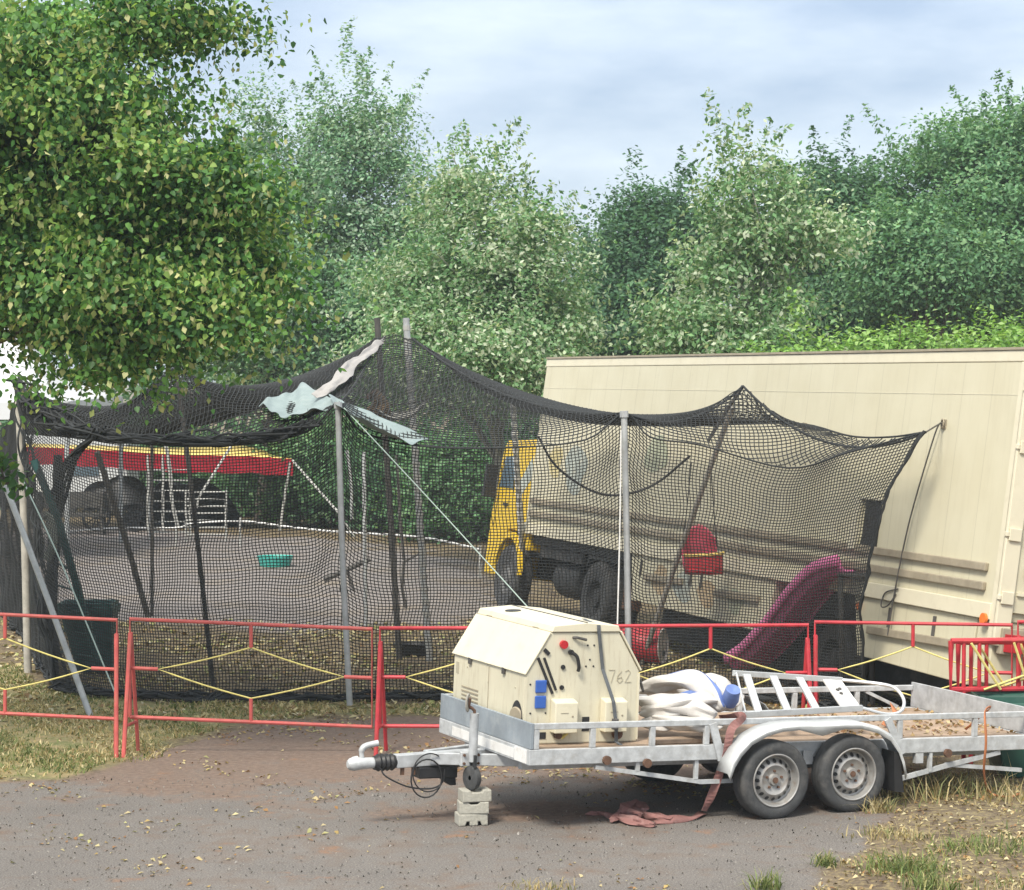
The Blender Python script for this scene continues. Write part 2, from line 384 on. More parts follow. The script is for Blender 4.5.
def ground_mat():
    m, nt, out = new_mat('ground_surface')
    tc = N(nt, 'ShaderNodeTexCoord').outputs['Object']
    at_ = N(nt, 'ShaderNodeAttribute', attribute_name='Col'); sp = N(nt, 'ShaderNodeSeparateColor'); L(nt, at_.outputs['Color'], sp.inputs[0])
    big = noise(nt, tc, .7, 5); mid = noise(nt, tc, 3.2, 6, .65); fine = noise(nt, tc, 16, 5, .7); grit = noise(nt, tc, 70, 3, .7); speck = noise(nt, tc, 33, 2, .5)
    def thr(sock, soft=.16):
        s = mth(nt, 'ADD', sock, mth(nt, 'MULTIPLY', mth(nt, 'SUBTRACT', fine, .5), 1.1))
        return ramp(nt, s, .5-soft, .5+soft)
    # bare soil with dry litter
    soil = mixc(nt, ramp(nt, mid, .35, .65), (.085,.062,.045), (.19,.15,.10))
    soil = mixc(nt, mth(nt, 'MULTIPLY', ramp(nt, fine, .48, .66), .75), soil, (.34,.27,.13))
    soil = mixc(nt, mth(nt, 'MULTIPLY', ramp(nt, noise(nt, tc, 5.5, 6, .7), .58, .68), .6), soil, (.055,.045,.032))
    # yard: grey gravel
    grav = mixc(nt, ramp(nt, fine, .3, .7), (.16,.143,.138), (.28,.255,.245))
    grav = mixc(nt, mth(nt, 'MULTIPLY', ramp(nt, big, .5, .7), .5), grav, (.24,.19,.13))
    # grass ground: dry straw and green
    gr = mixc(nt, ramp(nt, mid, .38, .62), (.27,.215,.11), (.13,.15,.055))
    gr = mixc(nt, mth(nt, 'MULTIPLY', ramp(nt, fine, .5, .68), .7), gr, (.40,.33,.18))
    gr = mixc(nt, mth(nt, 'MULTIPLY', ramp(nt, fine, .30, .45), -.0), gr, gr)
    # asphalt
    asp = mixc(nt, ramp(nt, big, .3, .7), (.12,.108,.10), (.18,.163,.15))
    asp = mixc(nt, mth(nt, 'MULTIPLY', ramp(nt, grit, .45, .66), .8), asp, (.24,.225,.21))
    asp = mixc(nt, mth(nt, 'MULTIPLY', ramp(nt, grit, .50, .34), .75), asp, (.055,.052,.05))
    asp = mixc(nt, mth(nt, 'MULTIPLY', ramp(nt, mth(nt, 'ADD', mth(nt, 'MULTIPLY', mid, .6), mth(nt, 'MULTIPLY', big, .45)), .52, .68), .55), asp, (.135,.085,.055))
    dirtf = ramp(nt, mth(nt, 'ADD', at_.outputs['Alpha'], mth(nt, 'ADD', mth(nt, 'MULTIPLY', mth(nt, 'SUBTRACT', mid, .5), 1.5), mth(nt, 'MULTIPLY', mth(nt, 'SUBTRACT', fine, .5), .9))), .35, .85)
    asp = mixc(nt, mth(nt, 'MULTIPLY', dirtf, .85), asp, mixc(nt, ramp(nt, fine, .35, .65), (.125,.085,.066), (.22,.16,.125)))
    asp = mixc(nt, mth(nt, 'MULTIPLY', ramp(nt, noise(nt, tc, 1.6, 7, .75), .60, .70), .6), asp, (.30,.15,.075))
    asp = mixc(nt, mth(nt, 'MULTIPLY', ramp(nt, speck, .66, .72), .6), asp, (.34,.31,.24))
    edge = mth(nt, 'MULTIPLY', mth(nt, 'SUBTRACT', 1.0, mth(nt, 'ABSOLUTE', mth(nt, 'SUBTRACT', mth(nt, 'MULTIPLY', sp.outputs[0], 2.0), 1.0))), .8, True)
    c = mixc(nt, thr(sp.outputs[2]), soil, grav)
    c = mixc(nt, thr(sp.outputs[1], .25), c, gr)
    c = mixc(nt, thr(sp.outputs[0]), c, asp)
    b = N(nt, 'ShaderNodeBsdfPrincipled', i_Roughness=.9); b.inputs['Specular IOR Level'].default_value = .25
    L(nt, c, b.inputs['Base Color'])
    hh = mth(nt, 'ADD', mth(nt, 'MULTIPLY', grit, .35), mth(nt, 'MULTIPLY', fine, mth(nt, 'SUBTRACT', 1.6, mth(nt, 'MULTIPLY', sp.outputs[0], 1.3))))
    bp = N(nt, 'ShaderNodeBump', i_Strength=.55, i_Distance=.03); L(nt, hh, bp.inputs['Height']); L(nt, bp.outputs[0], b.inputs['Normal'])
    L(nt, b.outputs[0], out.inputs[0]); return m
ground = np_mesh('ground', nv, [fc], ground_mat(), cols=np.stack([am.ravel(), gm.ravel(), vm.ravel(), dm.ravel()], 1), smooth=True)
tag(ground, kind='structure')

# ------------------------------------------------------------------ small litter, gravel, grass as stuff
def chips(name, pts, size, cols, mat, flat=.25):
    n = len(pts); yaw = RNG.uniform(0, 2*PI, n)
    u = np.stack([np.cos(yaw), np.sin(yaw), RNG.normal(0, flat, n)], 1); v = np.stack([-np.sin(yaw), np.cos(yaw), RNG.normal(0, flat, n)], 1)
    s = size[:, None]; c = pts
    vs_ = np.stack([c-u*s, c-v*s*.55+np.array([0,0,.004]), c+u*s, c+v*s*.6+np.array([0,0,.012])*1], 1).reshape(-1, 3)
    f = np.arange(4*n).reshape(-1, 4)
    return np_mesh(name, vs_, [f], mat, cols=np.repeat(cols, 4, 0))
def colpick(pal, n, jit=.2):
    pal = np.array(pal); c = pal[RNG.integers(0, len(pal), n)]; return np.clip(c*RNG.uniform(1-jit, 1+jit, (n, 1)), 0, 1)
m_litter = leaf_mat('dry_leaf', .15, .8)
n = 42000
X = RNG.uniform(-7, 7, n); Y = 16.3+13.5*RNG.uniform(0, 1, n)**1.2
clump = wob(X, Y, 1.3)+wob(X+3, Y-2, .5)+RNG.normal(0, .45, n); a, g, v = masks(X, Y)
dd = sm(Y+.9*wob(X,Y,.6), 19.6, 22.6)+.8*sm(X, 2.2, 3.8); keep = clump > np.where(a > .5, 1.22-.5*np.clip(dd,0,1), .62)
X, Y = X[keep], Y[keep]; n = len(X)
pts = np.stack([X, Y, gz(X, Y)+.008], 1)
lit = chips('leaf_litter', pts, RNG.uniform(.012, .034, n), colpick([(.42,.34,.17),(.36,.26,.10),(.30,.17,.07),(.50,.42,.24),(.24,.13,.06),(.34,.33,.15),(.46,.40,.22)], n), m_litter)
tag(lit, 'dry fallen leaves and bits scattered over the asphalt and soil', 'leaf litter', kind='stuff')
n = 26000
X = RNG.uniform(-8, 5, n); Y = RNG.uniform(26, 37, n); a, g, v = masks(X, Y); clump = wob(X, Y, .8)+.7*wob(X+5, Y, 2.2)+RNG.normal(0, .5, n)
k = (clump > .35+.5*v) & (a < .4); X, Y = X[k], Y[k]; n = len(X)
tag(chips('leaf_litter', np.stack([X, Y, gz(X, Y)+.012], 1), RNG.uniform(.025, .06, n), colpick([(.42,.36,.18),(.50,.44,.24),(.34,.26,.12),(.30,.32,.12),(.22,.14,.07),(.5,.46,.32)], n), m_litter, .35), 'pale yellow fallen leaves on the dark soil under the net', 'leaf litter', kind='stuff')
n = 4500
X = RNG.uniform(-6, 6, n); Y = RNG.uniform(16, 22.5, n); a, g, v = masks(X, Y); k = a > .4; X, Y = X[k], Y[k]; n = len(X)
pts = np.stack([X, Y, gz(X, Y)+.004], 1)
gv = chips('grit', pts, RNG.uniform(.006, .014, n), colpick([(.24,.23,.22),(.17,.16,.15),(.09,.085,.08),(.30,.28,.26)], n), m_litter, .5)
tag(gv, 'loose pale grit on the dark asphalt', 'grit', kind='stuff')
n = 9000
X = RNG.uniform(1.5, 6, n); Y = RNG.uniform(16.5, 23, n); a, g, v = masks(X, Y); k = (a < .6) & (wob(X, Y, 1.7)+RNG.normal(0, .5, n) > .15); X, Y = X[k], Y[k]; n = len(X)
tag(chips('straw_litter', np.stack([X, Y, gz(X, Y)+.008], 1), RNG.uniform(.008, .026, n), colpick([(.40,.33,.17),(.36,.27,.13),(.52,.46,.28),(.20,.13,.07),(.12,.09,.055)], n), m_litter, .4), 'broken straw and dead leaves on the soil behind the trailer wheels', 'straw', kind='stuff')
def blades(name, X, Y, hgt, wid, cols, lean=.5):
    n = len(X); z = gz(X, Y)-.01; yaw = RNG.uniform(0, 2*PI, n)
    p = np.stack([X, Y, z], 1); s = np.stack([np.cos(yaw), np.sin(yaw), np.zeros(n)], 1)*wid[:, None]
    dy_ = RNG.uniform(0, 2*PI, n); dl = RNG.uniform(.1, 1, n)*lean
    d = np.stack([np.cos(dy_)*dl, np.sin(dy_)*dl, np.ones(n)], 1)*hgt[:, None]
    m_ = p+d*.55; t = p+np.stack([d[:,0]*1.5, d[:,1]*1.5, d[:,2]*np.clip(1.1-dl*.6, .3, 1)], 1)
    vs_ = np.stack([p-s, p+s, m_+s*.7, m_-s*.7, t], 1).reshape(-1, 3); o = np.arange(n)[:, None]*5
    return np_mesh(name, vs_, [np.concatenate([o, o+1, o+2, o+3], 1), np.concatenate([o+3, o+2, o+4], 1)], leaf_mat('grass_blade', .25, .7), cols=np.repeat(cols, 5, 0))
def in_mask(n, x0, x1, y0, y1, poly, lim=.0):
    X = RNG.uniform(x0, x1, n); Y = RNG.uniform(y0, y1, n); k = sdist(X, Y, poly)+wob(X, Y)*.3 > lim
    return X[k], Y[k]
X, Y = in_mask(100000, -9, 0, 21.5, 31, GRASS1)
gw = wob(X, Y, 1.2)+RNG.normal(0, .35, len(X)); k = gw > -.1; X, Y, gw = X[k], Y[k], gw[k]; n = len(X)
dry = (RNG.uniform(0, 1, n)+.25*np.sin(X*2+Y*1.4) > .38)
cg = np.where(dry[:, None], colpick([(.46,.38,.19),(.55,.47,.28),(.34,.26,.12)], n), colpick([(.13,.17,.05),(.17,.21,.07),(.09,.12,.035)], n))
tag(blades('verge_grass', X, Y, RNG.uniform(.025, .085, n), RNG.uniform(.005, .010, n), cg, 1.1), 'short dry and green grass along the fence', 'grass', kind='stuff')
X, Y = in_mask(42000, 1.2, 8, 15.8, 23.5, GRASS2, -.25)
gw = wob(X, Y, 1.6)+.6*wob(X+1, Y, .6)+RNG.normal(0, .3, len(X)); k = gw > .62; X, Y, gw = X[k], Y[k], gw[k]; n = len(X)
dry = RNG.uniform(0, 1, n) > .40
cg = np.where(dry[:, None], colpick([(.44,.36,.18),(.50,.42,.24),(.33,.24,.12)], n), colpick([(.15,.20,.06),(.19,.24,.08),(.10,.14,.045)], n))
tag(blades('dry_grass', X, Y, RNG.uniform(.02, .10, n)*(.8+.7*np.clip(gw-.5, 0, 1)), RNG.uniform(.0035, .007, n), cg, .9), 'patchy dry grass beside the asphalt behind the trailer', 'grass', kind='stuff')
# tall tufts that can be told apart
def tuft(x, y, hgt, nb, label, pal, spread=.12):
    p = gp(x, y); X = p.x+RNG.normal(0, spread, nb); Y = p.y+RNG.normal(0, spread*.8, nb)
    o = blades('grass_tuft', X, Y, RNG.uniform(.4, 1, nb)*hgt, RNG.uniform(.0035, .007, nb), colpick(pal, nb), 1.0)
    return tag(o, label, 'grass tuft', 'grass tufts at the edge of the asphalt')
GRN = [(.14,.19,.06),(.19,.25,.08),(.10,.14,.045),(.30,.29,.12)]; DRY = [(.45,.37,.19),(.52,.45,.27),(.35,.27,.13),(.20,.22,.09)]
for x, y, h_, nb, pal, lab, spd in [
    (905, 872, .22, 300, GRN, 'fresh green grass tuft, largest one at the lower edge of the asphalt', .15),
    (930, 888, .2, 170, GRN, 'green weed tuft just in front of the largest green tuft', .10),
    (825, 866, .16, 130, GRN, 'small lone green tuft on asphalt in front of the rear trailer wheel', .05),
    (765, 889, .2, 120, GRN, 'small green sprig at the bottom edge of the asphalt', .06),
    (540, 890, .10, 120, DRY, 'flat straw coloured tuft on the bare asphalt below the trailer drawbar', .14),
    (925, 800, .36, 120, DRY, 'tall dry seeding grass right behind the black mud flap', .18),
    (960, 790, .38, 150, DRY, 'tall straw grass under the sloping trailer stay', .22),
    (1005, 800, .26, 130, DRY, 'dry grass tuft under the hanging orange rope', .2),
    (880, 812, .2, 120, DRY, 'short dry weed beside the rear trailer tyre', .08),
    (985, 850, .18, 260, GRN, 'low yellow green tuft on dry soil at the right', .22),
    (890, 838, .14, 160, DRY, 'sparse straw patch between the rear tyre and the green tuft', .16)]:
    tuft(x, y, h_, nb, lab, pal, spd)

# ------------------------------------------------------------------ semi-trailer truck
LEN = 14.52; TOPZ = 4.07; FL = 1.27; WID = 2.5
trk = thing('box_semitrailer', 'long cream box semitrailer leaning slightly, with brown side rails', 'truck trailer', TM)
mb = MB(); mb.box(0.0, LEN, -WID, 0, FL, TOPZ-.12); mb.build('body', m_truck, trk, bevel=.012)
mb = MB(); mb.box(-.03, LEN+.02, -WID-.02, .008, TOPZ-.122, TOPZ); mb.build('roof_edge', m_creamlight, trk, bevel=.01)
mb = MB(); mb.box(-.03, LEN+.02, -WID-.02, .022, TOPZ+.002, TOPZ+.03); mb.build('roof', m_railbrown, trk)
mb = MB(); mb.box(.0, LEN, .001, .003, TOPZ-.47, TOPZ-.464); mb.build('roof_seam', m_cream, trk)
for z in (1.80, 1.60):
    mb = MB(); mb.box(.25, LEN-.2, .0, .05, z-.045, z+.045); mb.build('side_rail', m_railbrown, trk, bevel=.012)
mb = MB(); mb.box(.06, LEN, .002, .035, FL, FL+.17); mb.build('floor_moulding', m_creamlight, trk, bevel=.008)
# belly lockers
mb = MB(); y0 = -WID+.05
mb.prism([(.42,y0,.56),(2.9,y0,.60),(3.12,y0,FL-.003),(.36,y0,FL-.003)], (0, WID-.06, 0)); mb.build('rear_locker', m_truck, trk, bevel=.01)
mb = MB(); mb.prism([(5.35,y0,.60),(9.75,y0,.62),(9.95,y0,FL-.003),(5.2,y0,FL-.003)], (0, WID-.06, 0)); mb.build('front_locker', m_truck, trk, bevel=.01)
mb = MB(); mb.box(.02, .34, y0, -.012, .62, FL-.003); mb.build('corner_locker', m_truck, trk, bevel=.01)
for a, b, z in ((.75, 2.65, .93), (5.6, 6.9, .98), (8.0, 9.3, 1.0)):
    mb = MB(); mb.bar((a, .02, z+.02), (b, .02, z-.02), .05, .09); mb.build('locker_rail', m_railbrown, trk, bevel=.01)
for a in (1.2, 2.2, 7.4, 7.75, 9.5):
    mb = MB(); mb.box(a, a+.035, -.009, .016, .98, 1.2); mb.build('latch', m_darkpole, trk)
# chassis, added shade boxes, axles
mb = MB(); mb.box(2.9, LEN-.05, -1.7, -.8, .85, FL-.005); mb.box(3.0, 5.4, -WID+.2, -.35, .95, FL-.006); mb.box(9.9, LEN, -WID+.1, -.1, FL-.14, FL-.004); mb.box(.5, 5.3, -2.2, -.5, .22, .97); mb.box(5.5, 9.6, -2.1, -.45, .16, .61); mb.build('chassis_and_shade_fill', m_darkchassis, trk)  # last two boxes are dark fill added to stand in for underside shade
def truck_wheel(parent, t, r=.5, dual=False, y=-.06, wd=.3, rimr=.29):
    # axle along local y; outer face towards +y
    tyre = MB(); tyre.lathe([(rimr, -wd),(r*.93,-wd),(r*.985,-wd+.03),(r,-wd+.08),(r,-.08),(r*.985,-.03),(r*.93,0),(rimr+.03,-.01),(rimr,-.02)], (t, y, r), (0,1,0), 40)
    for k in range(40):
        a = 2*PI*k/40; c_, s_ = math.cos(a), math.sin(a)
        tyre.bar((t+c_*r*.998, y-.07, r+s_*r*.998), (t+c_*r*.998, y-wd+.07, r+s_*r*.998), .03, .02, up=(c_,0,s_))
    wroot = tyre.build('wheel', m_rubber, parent, smooth=True)
    rim = MB(); rim.lathe([(rimr,-.025),(rimr-.02,-.02),(rimr-.05,-.05 if not dual else -.11),(.16,-.06 if not dual else -.15),(.13,-.02 if not dual else -.04),(.06,-.01 if not dual else -.03),(.001,-.01 if not dual else -.03)], (t, y, r), (0,1,0), 32)
    rim.build('rim', m_darkchassis if dual else m_darkrim, wroot, smooth=True)
    return wroot
for t in (3.75, 4.85): truck_wheel(trk, t, .46, True, -.12, .3, .27)
# rear face with doors
mb = MB(); mb.box(-.03, .08, .003, .02, FL-.25, TOPZ-.125); mb.box(-.06, 0-.002, -.16, .02, FL-.25, TOPZ-.125); mb.build('corner_post', m_creamlight, trk, bevel=.008)
for z in (2.1, 1.45, 3.0, 3.6):
    mb = MB(); mb.box(-.085, -.062, -.14, .0, z, z+.13); mb.box(-.08, -.032, .0, .035, z+.04, z+.09); mb.build('hinge', m_creamlight, trk, bevel=.006)
mb = MB(); mb.box(-.035, -.004, -1.24, -.17, FL+.1, TOPZ-.15); mb.build('rear_door', m_truck, trk, bevel=.006)
mb = MB(); mb.box(-.035, -.004, -2.33, -1.26, FL+.1, TOPZ-.15); mb.build('rear_door', m_truck, trk, bevel=.006)
for z in (1.55, 2.25, 3.2):
    mb = MB(); mb.box(-.06, -.037, -1.22, -.19, z, z+.03); mb.build('door_batten', m_creamlight, trk)
for z in (1.80, 1.18):
    mb = MB(); mb.box(-.085, -.037, -2.3, -.25, z-.05, z+.05); mb.build('rear_rail', m_railbrown, trk, bevel=.01)
mb = MB(); mb.box(-.10, -.004, -2.4, -.05, FL-.33, FL-.06); mb.build('rear_beam', m_railbrown, trk, bevel=.01)
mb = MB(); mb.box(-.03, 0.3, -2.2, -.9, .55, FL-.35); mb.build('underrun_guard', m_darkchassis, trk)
mb = MB(); mb.cyl((.14, .036, FL-.0), (0,1,0), .06, .03); mb.build('side_reflector', m_reflector, trk)
mb = MB(); mb.cyl((2.95, -.005, FL-.12), (0,1,0), .045, .03); mb.build('side_reflector', m_reflector, trk)
mb = MB(); mb.box(-.13, -.101, -.42, -.08, FL-.30, FL-.12); mb.build('tail_lamp', m_lamp, trk)
# hatch on the side wall where the animals come out
mb = MB(); mb.box(2.72, 3.08, .004, .02, 1.8, 2.36); mb.build('hatch_opening', m_black, trk)
mb = MB(); mb.box(3.16, 3.30, .002, .07, 1.78, 2.36); mb.box(2.70, 3.33, .002, .055, 2.365, 2.40); mb.build('hatch_frame', m_cream, trk, bevel=.008)
for t, z in ((1.55, 3.27), (4.95, 3.17)):
    mb = MB(); mb.tube([(t+.05*math.cos(a), .005+.03*abs(math.sin(a*.5)), z+.05*math.sin(a)) for a in np.linspace(0, 2*PI, 12)], .009, 6); mb.box(t-.05, t+.05, .001, .012, z-.05, z+.05); mb.build('tie_ring', m_railbrown, trk)
# faded mural blotches
for cx, cz, rx, rz, mt, nm in ((12.6, 2.35, .55, .5, m_muralblue, 'mural_patch'), (13.5, 2.45, .35, .35, m_muralyellow, 'mural_patch'), (8.8, .98, .35, .26, m_muralorange, 'mural_patch'), (8.0, .95, .4, .25, m_muralblue, 'mural_patch'), (7.2, .92, .35, .22, m_muralorange, 'mural_patch'), (9.5, 2.7, .5, .35, m_muralgreen, 'mural_patch'), (6.3, .9, .3, .2, m_muralgreen, 'mural_patch')):
    mb = MB(); y = .0035 if cz > 1.4 else -.0065
    ps = [(cx+rx*(1+.18*math.sin(3*a+cx)+.05*math.sin(7*a))*math.cos(a)*.8, y, cz+rz*(1+.12*math.cos(2*a+cz*5))*math.sin(a)*.8) for a in np.linspace(0, 2*PI, 40, endpoint=False)]
    ps = [(min(max(p[0], 5.5), 14.3), p[1], max(min(p[2], 1.24 if cz < 1.4 else 3.4), .63)) for p in ps]
    mb.add([(cx, y, cz)]+ps, [(0, i+1, (i+1) % 40+1) for i in range(40)]); mb.build(nm, mt, trk)

# tractor unit with yellow cab
trc = thing('yellow_tractor_unit', 'yellow truck cab coupled in front of the cream box trailer, seen through the net', 'truck', TM)
C0 = 14.33
mb = MB(); mb.prism([(C0,-2.42,1.0),(C0+.12,-2.42,1.0),(C0+.15,-2.42,1.12),(C0+.45,-2.42,1.28),(C0+1.0,-2.42,1.28),(C0+1.32,-2.42,1.1),(C0+1.45,-2.42,.5),(C0+1.98,-2.42,.5),(C0+2.0,-2.42,1.5),(C0+1.78,-2.42,2.6),(C0+1.62,-2.42,2.74),(C0,-2.42,2.8)], (0, 2.40, 0)); mb.build('cab', m_yellow, trc, bevel=.03)
mb = MB(); mb.prism([(C0+1.05,-.022,1.95),(C0+1.72,-.022,1.95),(C0+1.6,-.022,2.45),(C0+1.05,-.022,2.5)], (0,.014,0)); mb.build('side_window', m_glass, trc)
mb = MB(); mb.prism([(C0+1.0,-.021,1.9),(C0+1.02,-.021,1.9),(C0+1.02,-.021,2.6),(C0+1.0,-.021,2.6)], (0,.008,0)); mb.prism([(C0+1.78,-.021,1.3),(C0+1.80,-.021,1.3),(C0+1.69,-.021,2.55),(C0+1.67,-.021,2.55)], (0,.008,0)); mb.build('door_gap', m_black, trc)
mb = MB(); mb.tube([(C0+1.7,-.02,2.6),(C0+1.85,.12,2.6),(C0+1.85,.14,1.75)], .015, 6); mb.box(C0+1.8, C0+1.9, .02, .22, 1.75, 2.3); mb.build('mirror', m_black, trc, bevel=.02)
mb = MB(); mb.box(C0+1.2, C0+1.38, -.019, .012, 1.65, 1.7); mb.build('door_handle', m_black, trc)
mb = MB(); ps = [(C0+.75+.68*math.cos(a), -.02, .52+.74*math.sin(a)) for a in np.linspace(.25, PI-.1, 18)]
ps2 = [(C0+.75+.60*math.cos(a), -.02, .52+.64*math.sin(a)) for a in np.linspace(.25, PI-.1, 18)]
mb.prism(ps+ps2[::-1], (0,.06,0)); mb.build('wheel_arch', m_yellow, trc)
mb = MB(); mb.prism([(C0+.15,-.02,2.2),(C0+.75,-.02,1.75),(C0+.9,-.02,1.95),(C0+.3,-.02,2.5)], (0,.006,0)); mb.build('side_stripe', m_muralblue, trc)
mb = MB(); mb.box(9.9+1.2, C0+1.4, -1.75, -.75, .55, .95); mb.box(C0+.05, C0+1.3, -2.2, -.3, .9, 1.2); mb.box(12.2, C0-.25, -2.4, -.15, .95, 1.12); mb.build('frame', m_darkchassis, trc)
mb = MB(); mb.lathe([(.001,0),(.27,.0),(.30,.03),(.30,1.0),(.27,1.03),(.001,1.03)], (12.5,-.5,.68), (1,0,0), 20); mb.build('fuel_tank', m_darkchassis, trc, smooth=True)
mb = MB(); mb.prism([(10.55,-.75,.9),(10.6,-.75,1.12),(11.9,-.75,1.12),(11.95,-.75,.9),(11.85,-.75,1.07),(10.65,-.75,1.07)], (0,.62,0)); mb.build('mudguard', m_black, trc)
truck_wheel(trc, 11.25, .53, True, -.02, .55, .28)
truck_wheel(trc, C0+.75, .52, False, .03, .3, .28)
mb = MB(); mb.box(10.05, 10.3, -.3, -.1, .45, .8); mb.build('tool_box', m_rust, trc, bevel=.01)

# ------------------------------------------------------------------ flatbed trailer: local a = along (towards the rear), b = across (away), c = up; origin at the near front lower corner
TO = V((.139, 19.6, .575))
e1 = V((.907, .42, -.0382)).normalized(); e2 = V((-.42, .907, .012)); e2 = (e2-e1*e2.dot(e1)).normalized(); e3 = e1.cross(e2)
FM = Matrix(((e1.x, e2.x, e3.x, TO.x), (e1.y, e2.y, e3.y, TO.y), (e1.z, e2.z, e3.z, TO.z), (0,0,0,1)))
def fl(a, b, c): return FM @ V((a, b, c))
def gc(a, b, z=0.0):   # local height at which the ground (world z) lies
    return (z-(FM @ V((a, b, 0))).z)/e3.z
TLn, TWd = 5.03, 1.88
ft = thing('flatbed_trailer', 'galvanised twin axle flatbed trailer with low railings, nose propped on paving blocks', 'trailer', FM)
mb = MB(); mb.box(0, TLn, 0, .045, 0, .13); mb.build('side_beam', m_galvwhite, ft, bevel=.006)
mb = MB(); mb.box(0, TLn, TWd-.045, TWd, 0, .13); mb.build('side_beam', m_galvwhite, ft, bevel=.006)
mb = MB(); mb.box(.0, .04, .047, TWd-.047, 0, .13); mb.build('front_beam', m_galvwhite, ft, bevel=.006)
mb = MB(); mb.box(TLn-.04, TLn, .047, TWd-.047, 0, .13); mb.build('rear_beam', m_galvwhite, ft, bevel=.006)
mb = MB(); mb.box(.005, .035, .0, TWd, .133, .345); mb.build('front_board', m_zincboard, ft, bevel=.004)
mb = MB(); mb.box(TLn-.035, TLn-.005, .0, TWd, .133, .37); mb.build('rear_board', m_galv, ft, bevel=.004)
mb = MB(); mb.box(-.004, .004, .3, TWd-.3, .02, .10); mb.box(-.006, .006, .05, .28, .01, .12); mb.build('front_plate', m_white, ft)
for b0 in (0, TWd-.04):
    mb = MB(); mb.box(.037, TLn-.037, b0, b0+.04, .293, .343); mb.build('top_rail', m_galvwhite, ft, bevel=.005)
    for a in (.002, .52, 1.08, 1.60, 3.55, 4.35, TLn-.05) if b0 == 0 else (.01, .6, 1.2, 1.8, 2.4, 3.0, 3.6, 4.3):
        mb = MB(); mb.box(a+.037, a+.085, b0+.002, b0+.038, .131, .292); mb.build('rail_post', m_galvwhite, ft, bevel=.004)
    for a0, a1 in ((1.70, 1.80), (3.46, 3.63)):
        if b0 == 0: mb = MB(); mb.bar((a0, -.012, .31), (a1, -.012, .0), .02, .07); mb.build('fender_brace', m_galvwhite, ft)
        else: mb = MB(); mb.bar((a0+1, b0+.02, .29), (a1+1.2, b0+.02, .135), .03, .03); mb.build('brace', m_galvwhite, ft)
mb = MB(); mb.box(.045, TLn-.045, .05, TWd-.05, .09, .125); mb.build('deck', m_wood, ft)
mb = MB()
for a in (.9, 1.6, 2.3, 3.0, 3.8, 4.5): mb.box(a, a+.06, .05, TWd-.05, .0, .088)
mb.build('cross_members', m_galv, ft)
mb = MB(); mb.box(.1, TLn-.1, .35, .42, -.09, -.002); mb.box(.1, TLn-.1, TWd-.42, TWd-.35, -.09, -.002); mb.build('chassis_rails', m_galv, ft)
# under-run truss bars on the near side
mb = MB(); mb.bar((.62,.03,-.03), (1.62,.03,-.185), .03, .035); mb.bar((1.61,.03,-.187), (1.98,.03,-.187), .03, .035); mb.build('truss_bar', m_galvwhite, ft)
for a, z in ((1.0,-.085),(1.56,-.17)):
    mb = MB(); mb.box(a, a+.035, .015, .045, z, -.002); mb.build('truss_strut', m_galvwhite, ft)
mb = MB(); mb.bar((3.38,.03,-.28), (4.1,.03,-.13), .03, .04); mb.bar((4.1,.03,-.13), (4.7,.03,-.02), .03, .04); mb.bar((4.12,.035,-.115), (4.95,.035,-.19), .025, .035); mb.build('truss_bar', m_galvwhite, ft)
mb = MB(); mb.box(3.78, 3.86, .0, .05, -.09, -.002); mb.box(3.93, 3.96, .005, .045, -.17, -.002); mb.build('truss_strut', m_galvwhite, ft)
mb = MB(); mb.prism([(3.43,.05,.02),(3.62,.05,-.06),(3.43,.05,-.10)], (0,.2,0)); mb.build('wheel_chock', m_black, ft)
for a in (.7, 1.08, 4.1):
    mb = MB(); mb.cyl((a, -.012, -.005 if a > .8 else .03), (0,-1,0), .038, .03, 14); mb.build('side_marker', m_rust, ft)
# drawbar: V arms and square tube with overrun coupling
mid = TWd/2
mb = MB(); mb.bar((-.80, mid, -.085), (.6, mid, -.03), .10, .11); mb.build('drawbar', m_galv, ft, bevel=.008)
for b in (.45, TWd-.45):
    mb = MB(); mb.bar((-.50, mid+(-.06 if b < mid else .06), -.06), (.55, b, -.05), .05, .10); mb.build('drawbar_arm', m_galv, ft, bevel=.006)
mb = MB(); mb.lathe([(.001,0),(.055,0)]+[(.062+.012*(k % 2), .02+.02*k) for k in range(9)]+[(.05,.20),(.001,.2)], (-.99, mid, -.095), (1,0,.03), 18); mb.build('rubber_bellows', m_black, ft, smooth=True)
mb = MB(); mb.lathe([(.001,0),(.03,.0),(.05,.02),(.058,.06),(.05,.12),(.045,.24),(.001,.24)], (-1.22, mid, -.10), (1,0,.03), 18); mb.tube(catmull([(-1.16,mid,-.12),(-1.17,mid,-.08),(-1.13,mid,-.07)], 4), .04, 12); 
cp = mb.build('coupling_head', m_galvwhite, ft, smooth=True)
mb = MB(); mb.tube(catmull([(-1.09,mid,-.07),(-1.10,mid,.01),(-1.06,mid,.05),(-.96,mid-.02,.075)], 6), [.02]*6+[.026]*13, 10); mb.build('coupling_handle', m_galvwhite, cp, smooth=True)
mb = MB(); mb.box(-.60, -.25, mid-.075, mid+.075, -.23, -.135); mb.prism([(-.4,mid-.04,-.23),(-.3,mid-.04,-.30),(-.24,mid-.04,-.30),(-.25,mid-.04,-.23)], (0,.08,0)); mb.bar((-.3,mid-.03,-.12), (.5,mid-.03,-.10), .05, .05); mb.build('brake_housing', m_black, ft, bevel=.01)
mb = MB(); mb.tube(catmull([(-.95,mid-.06,-.13),(-.9,mid-.08,-.2),(-.7,mid-.08,-.29),(-.5,mid-.09,-.31),(-.4,mid-.1,-.26),(-.38,mid-.09,-.15)], 6), .007, 6)
